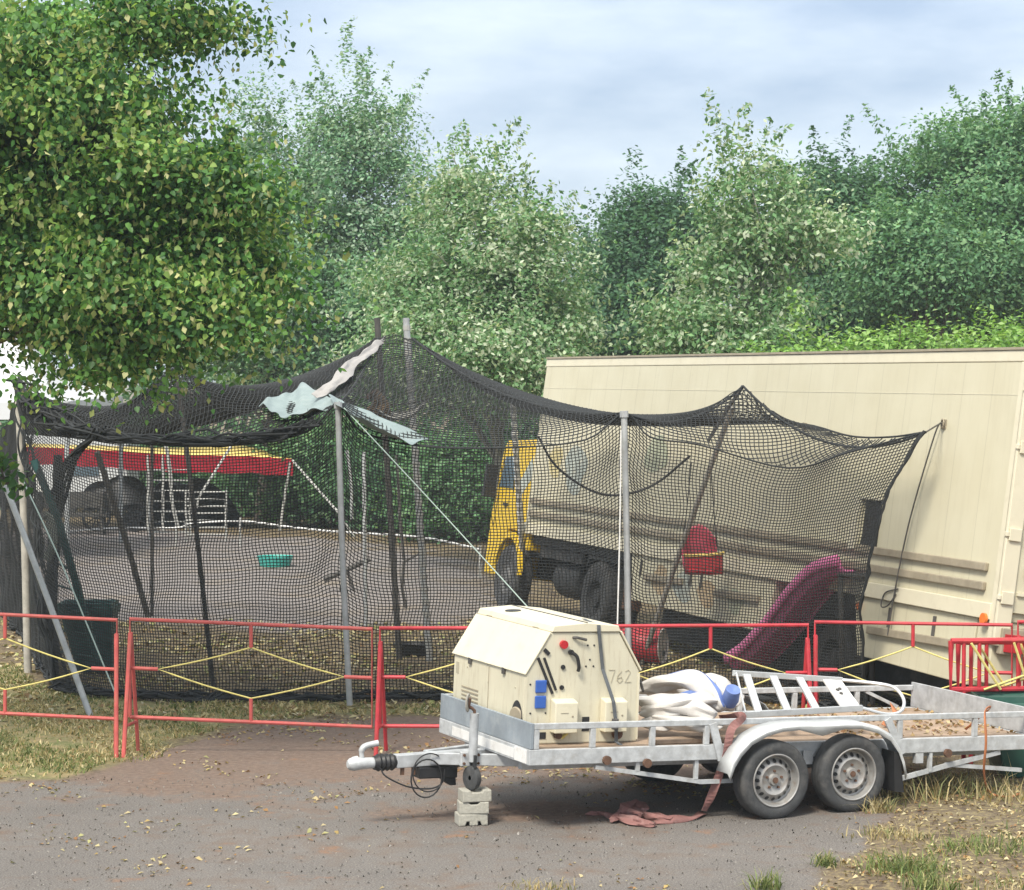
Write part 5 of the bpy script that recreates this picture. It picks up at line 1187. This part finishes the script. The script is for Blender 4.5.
for (p, q, lab) in ((at(292,460,AY), at(338,512,AY-2), 'white guy line slanting down from the right end of the red awning'), (at(235,440,AY-1), at(200,495,AY-3), 'white guy line slanting left across the red awning')):
    mb = MB(); mb.tube([p, q, V((q.x+(q.x-p.x)*.3, q.y, max(0,q.z-.6)))], .03, 6); o = mb.build('guy_line', m_slat); tag(o, lab, 'rope', GR_)
p = at(165,440,AY-4); mb = MB(); mb.tube(catmull([p, at(170,470,AY-4), at(172,500,AY-4), at(178,528,AY-4)], 4), .045, 6); o = mb.build('bent_hose', m_slat, smooth=True); tag(o, 'bent white tube hanging below the red awning', 'hose')
# pale caravan under the awning
cv = thing('caravan', 'pale grey caravan parked in the shade under the red awning', 'caravan', at(80, 530, 64.0))
q = at(80, 530, 64.0); q.z = 0
def wb(mb, x0, x1, y0, y1, z0, z1): return mb.box(q.x+x0, q.x+x1, q.y+y0, q.y+y1, z0, z1)
mb = MB(); wb(mb, -2.0, 1.3, 0, 2.0, .45, 2.3); mb.build('body', m_marquee, cv, world=True, bevel=.15)
mb = MB(); wb(mb, -.7, .5, -.03, -.005, 1.1, 1.65); mb.build('window', m_glass, cv, world=True)
mb = MB(); wb(mb, -1.6, -1.0, -.02, -.005, .5, 2.0); mb.build('door', m_white, cv, world=True)
mb = MB(); mb.cyl((q.x-.4, q.y-.02, .32), (0,1,0), .32, .2, 24); mb.build('wheel', m_rubber, cv, world=True, smooth=True)
# black covered cart
q = at(118, 530, 58.5); q.z = 0; t = thing('covered_cart', 'cart with black cover and spoked wheels under the red awning', 'cart', q)
mb = MB(); rows = heap(0, 0, .85, .45, .95, 21, 18, 12); mb.grid([[p+q+V((0,0,.65)) for p in r] for r in rows]); mb.build('cover', m_black, t, world=True, smooth=True)
mb = MB(); mb.box(q.x-.7, q.x+.7, q.y-.4, q.y+.4, .5, .66); mb.build('bed', m_darkpole, t, world=True)
for dx in (-.45, .5):
    mb = MB(); c_ = V((q.x+dx, q.y-.45, .36)); mb.lathe([(.30,-.03),(.36,-.03),(.36,.03),(.30,.03),(.30,-.03)], c_, (0,1,0), 24)
    for k in range(5): a = PI*k/5; mb.bar(c_-V((math.cos(a)*.3,0,math.sin(a)*.3)), c_+V((math.cos(a)*.3,0,math.sin(a)*.3)), .03, .03)
    mb.build('wheel', m_black, t, world=True)
# dark tarped stack and bench
q = at(70, 530, 57.0); q.z = 0; t = thing('dark_bench', 'dark bench with a rack standing in front of the pale caravan', 'bench', q)
mb = MB(); mb.box(q.x-.9, q.x+.9, q.y-.25, q.y+.25, .42, .5); mb.build('seat', m_darkpole, t, world=True)
mb = MB(); mb.box(q.x-.9, q.x+.9, q.y+.22, q.y+.27, .62, 1.0); mb.build('backrest', m_darkpole, t, world=True)
for dx in (-.8, .75):
    mb = MB(); mb.box(q.x+dx, q.x+dx+.06, q.y-.22, q.y+.27, 0, 1.0); mb.build('leg', m_darkpole, t, world=True)
q = at(180, 530, 60.0); q.z = 0; t = thing('covered_stack', 'black covered stack behind the white hurdle under the awning', 'stack', q)
mb = MB(); rows = heap(0, 0, 1.3, .6, 1.75, 33, 18, 12); mb.grid([[p+q for p in r] for r in rows]); mb.build('cover', m_black, t, world=True, smooth=True)
# white hurdles
for k, (x0, x1, yt, lab) in enumerate(((150,190,470,'white barred hurdle left of the bent white tube'), (186,226,492,'white barred hurdle under the right half of the red awning'))):
    Yh = 55.0-k*.8; p = at((x0+x1)/2, 530, Yh); p.z = 0; t = thing('barred_hurdle', lab, 'hurdle', p, 'white hurdles by the awning'); xa, xb = at(x0,0,Yh).x, at(x1,0,Yh).x; zt = at(0,yt,Yh).z
    mb = MB()
    for z in np.linspace(.18, zt, 7): mb.tube([(xa,Yh,z),(xb,Yh,z)], .02, 6)
    mb.build('bars', m_slat, t, world=True)
    for x in (xa, xb):
        mb = MB(); mb.tube([(x,Yh,0),(x,Yh,zt+.04)], .028, 6); mb.build('upright', m_slat, t, world=True)
# tape fence across the yard
t = thing('tape_fence', 'thin white tape fence on low posts crossing the back of the yard', 'fence', gp(240, 532)); Yt = 53.0
pts = P3([(60,531,Yt),(120,527,Yt),(176,527,Yt-.3),(190,523,Yt),(240,520,Yt),(290,526,Yt-1),(340,531,Yt-2),(420,536,Yt-5),(480,548,Yt-8)])
mb = MB(); mb.tube(catmull([p-V((0,0,.02)) for p in pts], 4), .02, 5); mb.build('tape', m_white, t, world=True)
for p in (pts[0], pts[2], pts[4], pts[6], pts[8]):
    mb = MB(); mb.tube([V((p.x, p.y+.02, -.02)), p+V((0,.02,.05))], .025, 6); mb.build('post', m_slat, t, world=True)
# white marquee top at the far left
q = at(-20, 420, 50); mq = thing('marquee', 'bright white marquee roof behind the left end of the net', 'tent', (q.x, q.y, 0))
ap = at(38, 340, 53); e0, e1_, e2_ = at(-150, 400, 48), at(8, 398, 48), at(60, 372, 58)
mb = MB(); e3_ = at(-60, 378, 60)
def side(a, b): 
    rows = []
    for k in range(7):
        f = k/6; s_ = f**1.25
        rows.append([ (a.lerp(b, g)).lerp(ap, f)+V((0,0,-.35*math.sin(PI*f)))+V((0,0,-.10*math.sin(PI*g)*(1-f))) for g in np.linspace(0,1,7)])
    return rows
e0, e1_, e2_, e3_ = V((-15.0,48,3.2)), V((-8.9,48.0,3.25)), V((-8.8,54,3.3)), V((-15.0,54,3.25)); ap = V((-10.6,51,4.9))
for a, b in ((e0,e1_),(e1_,e2_),(e2_,e3_),(e3_,e0)): mb.grid(side(a, b))
mb.build('roof_cloth', m_marquee, mq, world=True, smooth=True, solid=.02)
mb = MB(); 
for a, b in ((e0,e1_),(e1_,e2_)): mb.grid([[a.lerp(b,g) for g in np.linspace(0,1,9)], [a.lerp(b,g)+V((0,0,-.35)) for g in np.linspace(0,1,9)]])
mb.build('valance', m_marquee, mq, world=True, solid=.02)
for e_ in (e0, e1_, e2_, e3_):
    mb = MB(); mb.tube([V((e_.x,e_.y,0)), e_], .05, 8); mb.build('pole', m_pole, mq, world=True)

# ------------------------------------------------------------------ trees
LEAFM = leaf_mat('leaf_blade', .42, .45); LEAFT = leaf_mat('thin_leaf_blade', .38, .5)
def leaf_cloud(name, C, size, cols, mat, parent, up=.55, long=1.0, droop=0.0, six=False, outward=None):
    n = len(C); nrm = RNG.normal(0, 1, (n, 3))*.75 + np.array([0, 0, up*2])
    if outward is not None: nrm += outward*.7
    nrm /= np.linalg.norm(nrm, axis=1, keepdims=True)
    r_ = RNG.normal(0, 1, (n, 3)); r_[:, 2] -= droop; u = r_-nrm*(r_*nrm).sum(1, keepdims=True); u /= np.linalg.norm(u, axis=1, keepdims=True)+1e-9; v = np.cross(nrm, u)
    s = size[:, None]*.5; off = np.array(WM[parent].translation); C = C-off
    if six:
        P = [C-u*s, C-u*s*.5+v*s*.8+nrm*s*.18, C+u*s*.35+v*s*.6+nrm*s*.1, C+u*s*1.15-nrm*s*.15, C+u*s*.35-v*s*.6+nrm*s*.1, C-u*s*.5-v*s*.8+nrm*s*.18]
        vs_ = np.stack(P, 1).reshape(-1, 3); o = np.arange(n)[:, None]*6
        f = [np.concatenate([o+0, o+1, o+2, o+3], 1)[:, ::-1], np.concatenate([o+0, o+3, o+4, o+5], 1)[:, ::-1]]; k = 6
    else:
        P = [C-u*s*long, C+v*s*.62+nrm*s*.16, C+u*s*long, C-v*s*.62+nrm*s*.16]
        vs_ = np.stack(P, 1).reshape(-1, 3); o = np.arange(n)[:, None]*4
        f = [np.concatenate([o+0, o+3, o+2], 1), np.concatenate([o+0, o+2, o+1], 1)]; k = 4
    return np_mesh(name, vs_, f, mat, parent, cols=np.repeat(cols, k, 0))
def sample_ells(ells, n, shell=.5):
    vol = np.array([e[3]*e[4]*e[5] for e in ells]); vol = vol**.85; pick = RNG.choice(len(ells), n, p=vol/vol.sum()); E = np.array(ells)[pick]
    d_ = RNG.normal(0, 1, (n, 3)); d_ /= np.linalg.norm(d_, axis=1, keepdims=True); r_ = RNG.uniform(0, 1, n)**(shell)
    r_ *= RNG.uniform(.82, 1.12, n)
    return E[:, :3]+d_*r_[:, None]*E[:, 3:6], d_
def pe(x, y, rx, ry, Y, dep=None):
    c_ = at(x, y, Y); k = Y/F; return (c_.x, c_.y, c_.z, rx*k, (dep if dep else rx*k*.9), ry*k)
def tree(name, label, cat, base, ells, ncl, per, lsz, pal, bark, group=None, sig=.38, shoots=0, shoot_len=1.2, six=False, droop=.4, up=.5, palew=None, tr=.16, long=1.1, limbs=45, shell=.45, extra=None, leafm=None, flat=(1.1, 1.1, .48), limb_z=0):
    base = V(base); t = thing(name, label, cat, base, group)
    C, D = sample_ells(ells, ncl, shell); ok = C[:, 2] > .35; C, D = C[ok], D[ok]
    per_n = RNG.poisson(per, len(C)); idx_ = np.repeat(np.arange(len(C)), per_n)
    # clump shapes are flattened sprays with their own size
    cs = RNG.uniform(.55, 1.5, len(C))*sig
    g_ = RNG.normal(0, 1, (len(idx_), 3))*cs[idx_][:, None]*np.array(flat)
    g_[:, 2] -= .25*np.hypot(g_[:, 0], g_[:, 1])*droop
    P = C[idx_]+g_; O = D[idx_]
    clb = RNG.normal(1, .10, len(C))[idx_]     # leaf colour differs a little from spray to spray
    if shoots:
        S_, SD = sample_ells(ells, shoots, .08); L_ = []; LO = []
        for s0, sd in zip(S_, SD):
            if sd[2] < -.1: continue
            dv = sd*np.array([.55,.55,.5])+np.array([0,0,.75]); dv /= np.linalg.norm(dv); ln = shoot_len*RNG.uniform(.5, 1.15); k = int(per*.75)
            f = RNG.uniform(-.1, 1, k); bend = RNG.normal(0,.12,3)
            L_.append(s0+dv*(f*ln)[:, None]+bend*(f**2)[:, None]+RNG.normal(0, .13, (k, 3))*(1.25-f)[:, None]*sig/.38); LO.append(np.repeat(sd[None], k, 0))
        P = np.concatenate([P]+L_); O = np.concatenate([O]+LO); clb = np.concatenate([clb, np.ones(sum(len(q) for q in L_))])
    n = len(P); pal_ = np.array(pal); pk = RNG.integers(0, len(pal_), n); ck = np.concatenate([RNG.integers(0, len(pal_), len(C))[idx_], RNG.integers(0, len(pal_), n-len(idx_))])
    pk = np.where(RNG.uniform(0, 1, n) < .45, ck, pk); cols = pal_[pk]*RNG.uniform(.78, 1.22, (n, 1))*clb[:, None]
    leaf_cloud('crown', P, lsz*RNG.uniform(.65, 1.25, n), np.clip(cols, 0, 1), leafm or LEAFM, t, up, long, droop, six, O)
    # trunk with limbs reaching into the sprays
    mb = MB(); cz = C[:, 2]; cen = V(C.mean(0)); topz = np.percentile(cz, 92)
    tp_ = [base+V((0,0,-.1)), base.lerp(V((cen.x,cen.y,topz)), .3)+V((random.uniform(-.15,.15),0,0)), base.lerp(V((cen.x,cen.y,topz)), .65)+V((random.uniform(-.2,.2),0,0)), V((cen.x,cen.y,topz))]
    tp_ = catmull(tp_, 6); k = len(tp_); mb.tube(tp_, [tr*(1-.88*i/(k-1)) for i in range(k)], 10)
    for j in RNG.choice(len(C), min(limbs, len(C)), replace=False):
        e_ = V(C[j])
        if e_.z < limb_z: continue
        zz = base.z+(e_.z-base.z)*(random.uniform(.45, .8) if not limb_z else random.uniform(.75, .95)); i = min(range(k), key=lambda i: abs(tp_[i].z-zz)); s0 = tp_[i]
        m_ = s0.lerp(e_, .5)+V((random.uniform(-.2,.2), random.uniform(-.2,.2), random.uniform(.0,.35))); r0 = tr*(1-.88*i/(k-1))*.55
        mb.tube(catmull([s0, m_, e_], 4), [max(.012, r0*(1-.85*q/8)) for q in range(9)], 6)
    mb.build('trunk', bark, t, world=True, smooth=True)
    if extra: extra(t, P)
    return t
G_LIN = [(.105,.25,.062),(.155,.33,.08),(.07,.185,.05),(.28,.42,.11),(.045,.125,.04)]
G_POP = [(.155,.32,.17),(.22,.40,.24),(.10,.225,.115),(.33,.48,.33),(.43,.55,.42)]
G_POPW = [(.14,.29,.12),(.20,.36,.16),(.09,.20,.08),(.44,.54,.36),(.56,.63,.48),(.26,.41,.22)]
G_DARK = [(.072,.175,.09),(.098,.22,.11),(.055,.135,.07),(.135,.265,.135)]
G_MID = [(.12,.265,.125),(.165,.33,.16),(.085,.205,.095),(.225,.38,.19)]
G_BRIGHT = [(.24,.44,.10),(.30,.50,.14),(.17,.33,.075),(.36,.54,.18)]
# linden at the left, close to the viewer
def bracts(t, P):
    k = RNG.choice(len(P), int(len(P)*.14), replace=False); C = P[k]-np.array([0,0,.05]); n = len(C)
    leaf_cloud('blossom', C, .085*RNG.uniform(.7,1.2,n), colpick([(.44,.48,.20),(.56,.56,.28),(.38,.44,.16)], n, .15), LEAFT, t, .05, 1.0, 2.5)
tree('linden_tree', 'large leafy linden tree hanging into the picture from the upper left', 'tree', (-7.6, 24.2, 0),
     [pe(40,70,120,80,23.6,2.0), pe(150,20,50,40,23.4,1.0), pe(215,12,24,14,23.2,.5), pe(120,95,70,40,23,1.2), pe(40,190,140,90,23.6,2.2), pe(150,185,90,48,22.9,1.3), pe(245,190,42,24,22.8,.7), pe(215,235,70,30,22.7,.9), pe(272,225,16,14,22.7,.35), pe(120,265,120,45,22.9,1.5), pe(230,280,46,24,22.7,.7), pe(80,288,80,42,23,1.5), pe(172,308,60,26,22.6,.8), pe(125,342,62,28,22.6,.8), pe(150,362,32,20,22.5,.4), pe(-90,150,160,170,24,2.4), pe(-70,270,70,50,23.5,1.6)],
     460, 400, .064, G_LIN, m_bark, None, .26, 45, .32, True, 1.5, .22, tr=.28, limbs=70, shell=.38, extra=bracts, flat=(1.2,1.1,.5), limb_z=4.6)
# a low sprig in front of the net
tree('linden_sprig', 'low linden sprig drooping in front of the left net post', 'branch', tuple(at(-40,440,24.2)), [pe(8,462,20,22,24.2,.2), pe(22,478,18,12,24.1,.15), pe(-20,440,25,20,24.2,.3)], 16, 16, .10, G_LIN, m_bark, None, .10, 0, 1, True, 1.1, .4, tr=.02, limbs=6)
FT = 'trees beyond the yard'
def lift(ells, dy): return [(e[0], e[1], e[2]-dy, e[3], e[4], e[5]) for e in ells]
tree('poplar_tree', 'tall airy pale green poplar, highest tree in the left half', 'tree', (-5.6, 63, 0), [pe(350,215,58,115,63,1.8), pe(262,225,44,90,63,1.6), pe(372,135,34,60,63,1.1), pe(300,330,110,80,62,2.6), pe(335,125,20,44,63,.7), pe(257,125,20,36,63,.7), pe(415,235,34,75,63,1.3), pe(300,215,30,60,63,1.2)], 560, 165, .115, G_POP, m_palebark, FT, .42, 150, 1.9, False, .5, .45, tr=.22, shell=.40)
tree('poplar_tree', 'pale poplar with whitish leaf undersides left of the truck front', 'tree', (-.2, 47, 0), [pe(500,280,66,80,47,2.1), pe(540,225,20,45,47,.8), pe(462,195,30,55,47.5,1.0), pe(545,325,50,52,46.5,1.6), pe(430,300,56,72,47,1.9), pe(470,355,110,55,46,2.3), pe(475,150,10,26,47.5,.4)], 520, 150, .100, G_POPW, m_palebark, FT, .36, 90, 1.2, False, .8, .35, tr=.16, shell=.5)
tree('poplar_tree', 'pale poplar with visible pale trunk above the middle of the truck roof', 'tree', (4.75, 46, 0), [pe(745,200,30,50,46,1.0), pe(742,250,56,42,46,1.4), pe(690,318,40,40,45.5,1.1), pe(805,222,40,24,46,1.0), pe(735,335,80,34,45.5,1.5), pe(722,150,10,32,46,.4), pe(776,178,14,22,46,.5), pe(780,300,36,20,45.6,.8)], 250, 100, .112, G_POPW, m_palebark, FT, .36, 60, 1.0, False, .9, .3, tr=.14, shell=.55)
tree('dark_tree', 'dark spiky topped tree standing behind, between the two pale poplars', 'tree', (4.2, 64, 0), [pe(640,275,56,66,64,2.2), pe(655,215,24,36,64,.9), pe(626,215,8,30,64,.4), pe(690,250,36,52,64,1.5), pe(620,335,56,56,63,2.2)], 400, 125, .135, G_DARK, m_bark, FT, .44, 70, 1.6, False, .3, .5, tr=.2)
tree('dark_tree', 'dark green rounded tree just right of the pale trunked poplar', 'tree', (8.8, 60, 0), [pe(840,240,68,66,60,2.4), pe(820,195,36,30,60,1.4), pe(872,210,42,38,60,1.6), pe(850,315,84,54,59,2.4)], 480, 130, .13, G_DARK, m_bark, FT, .44, 80, 1.1, False, .4, .5, tr=.22)
tree('broad_tree', 'tall broad mid green tree at the right edge above the truck end', 'tree', (11.8, 58, 0), [pe(985,205,85,78,58,2.8), pe(962,145,46,34,58,1.6), pe(1022,150,50,42,58,1.8), pe(1000,275,100,64,57,2.8), pe(1080,225,80,100,58,2.8), pe(903,165,16,24,58,.6)], 620, 150, .125, G_MID, m_bark, FT, .44, 120, 1.2, False, .4, .5, tr=.26)
tree('broad_tree', 'mid green tree behind the rounded dark one, lower than its right neighbour', 'tree', (10.0, 56, 0), [pe(925,268,64,54,55,1.9), pe(900,236,34,34,55,1.2)], 240, 130, .12, G_MID, m_bark, FT, .40, 40, .9, False, .4, .5, tr=.2)
tree('dark_tree', 'dark tree filling the gap behind the tall poplar and the linden', 'tree', (-6.5, 62, 0), [pe(240,285,76,100,62,2.6), pe(205,220,46,50,62,1.8), pe(400,330,90,84,62,2.3)], 620, 54, .165, G_MID, m_bark, FT, .44, 40, 1.1, False, .4, .5, tr=.2)
# bright hedge shrubs right behind the truck
BS = 'bright green bushes behind the truck'
for k, (x, top, rx, lab) in enumerate(((800,322,50,'leftmost bright green bush showing above the truck roof'), (872,316,54,'bright green bush above the middle of the visible hedge row'), (940,315,54,'bright green bush under the broad tree, third in the hedge row'), (1010,306,56,'bright green bush at the right picture edge, highest of the hedge row'))):
    Yb = 43+.6*k; p = at(x, 376, Yb); p.z = 0
    zt = at(x, top, Yb).z; k_ = Yb/F
    tree('bright_bush', lab, 'bush', tuple(p), [(p.x, p.y, zt-1.3, rx*k_, .9, 1.2), (p.x+.1, p.y, zt-2.5, rx*k_*1.1, 1.0, 1.6)], 260, 62, .11, G_BRIGHT, m_bark, BS, .30, 20, .45, False, .4, .6, tr=.05, limbs=14)
# understorey bushes at the back of the yard
US = 'bushes along the back of the yard'
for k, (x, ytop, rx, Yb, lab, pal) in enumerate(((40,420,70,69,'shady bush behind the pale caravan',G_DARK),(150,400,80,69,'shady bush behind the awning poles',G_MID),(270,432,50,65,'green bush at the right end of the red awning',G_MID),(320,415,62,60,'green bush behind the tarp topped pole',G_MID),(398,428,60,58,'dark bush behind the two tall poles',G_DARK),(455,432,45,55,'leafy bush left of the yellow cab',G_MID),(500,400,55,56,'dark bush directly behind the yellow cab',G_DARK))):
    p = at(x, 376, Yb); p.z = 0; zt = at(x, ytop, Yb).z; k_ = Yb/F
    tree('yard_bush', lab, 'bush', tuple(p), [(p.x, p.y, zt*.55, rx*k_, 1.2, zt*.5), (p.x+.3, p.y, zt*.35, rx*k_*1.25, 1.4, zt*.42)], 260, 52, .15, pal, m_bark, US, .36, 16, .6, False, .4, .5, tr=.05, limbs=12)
# far wood closing the view behind everything
def far_wood():
    n = 60000; X = RNG.uniform(-45, 45, n); top = 7.5+1.5*np.sin(X*.35)+1.0*np.sin(X*.9+1); top = np.where((X > 1) & (X < 7), top*.95, top)
    Zz = RNG.uniform(0, 1, n)**.8*top; Y = 82+RNG.uniform(-3.5, 3.5, n)
    k = np.sin(X*1.1+Zz*.8)+np.sin(X*2.3-Zz*1.4+Y)+RNG.normal(0, .8, n) > -1.1; C = np.stack([X, Y, Zz], 1)[k]; m_ = len(C)
    base = thing('far_wood_base', 'x', 'x', (0, 82, 0)); 
    o = leaf_cloud('far_wood', C, .42*RNG.uniform(.6,1.3,m_), colpick(G_DARK+G_MID, m_, .2), LEAFM, base, .5, 1.0, .3)
    o.parent = None; o.location = (0, 82, 0); WM.pop(base, None); bpy.data.objects.remove(base)
    tag(o, 'far dark wood closing the view behind the trees', 'wood', kind='stuff')
far_wood()

# ------------------------------------------------------------------ thin summer haze
mb = MB(); mb.box(-515, 515, -75, 1510, -1.8, 17.5)
m_h = bpy.data.materials.new('haze_air'); m_h.use_nodes = True; nt = m_h.node_tree; nt.nodes.clear(); out = nt.nodes.new('ShaderNodeOutputMaterial')
pv = nt.nodes.new('ShaderNodeVolumePrincipled'); pv.inputs['Color'].default_value = (.78,.90,1,1); pv.inputs['Density'].default_value = HAZE; pv.inputs['Anisotropy'].default_value = .2
L(nt, pv.outputs[0], out.inputs['Volume'])
hz = mb.build('haze', m_h); tag(hz, 'thin pale air softening the far trees', 'haze', kind='stuff')
cy.volume_bounces = 1
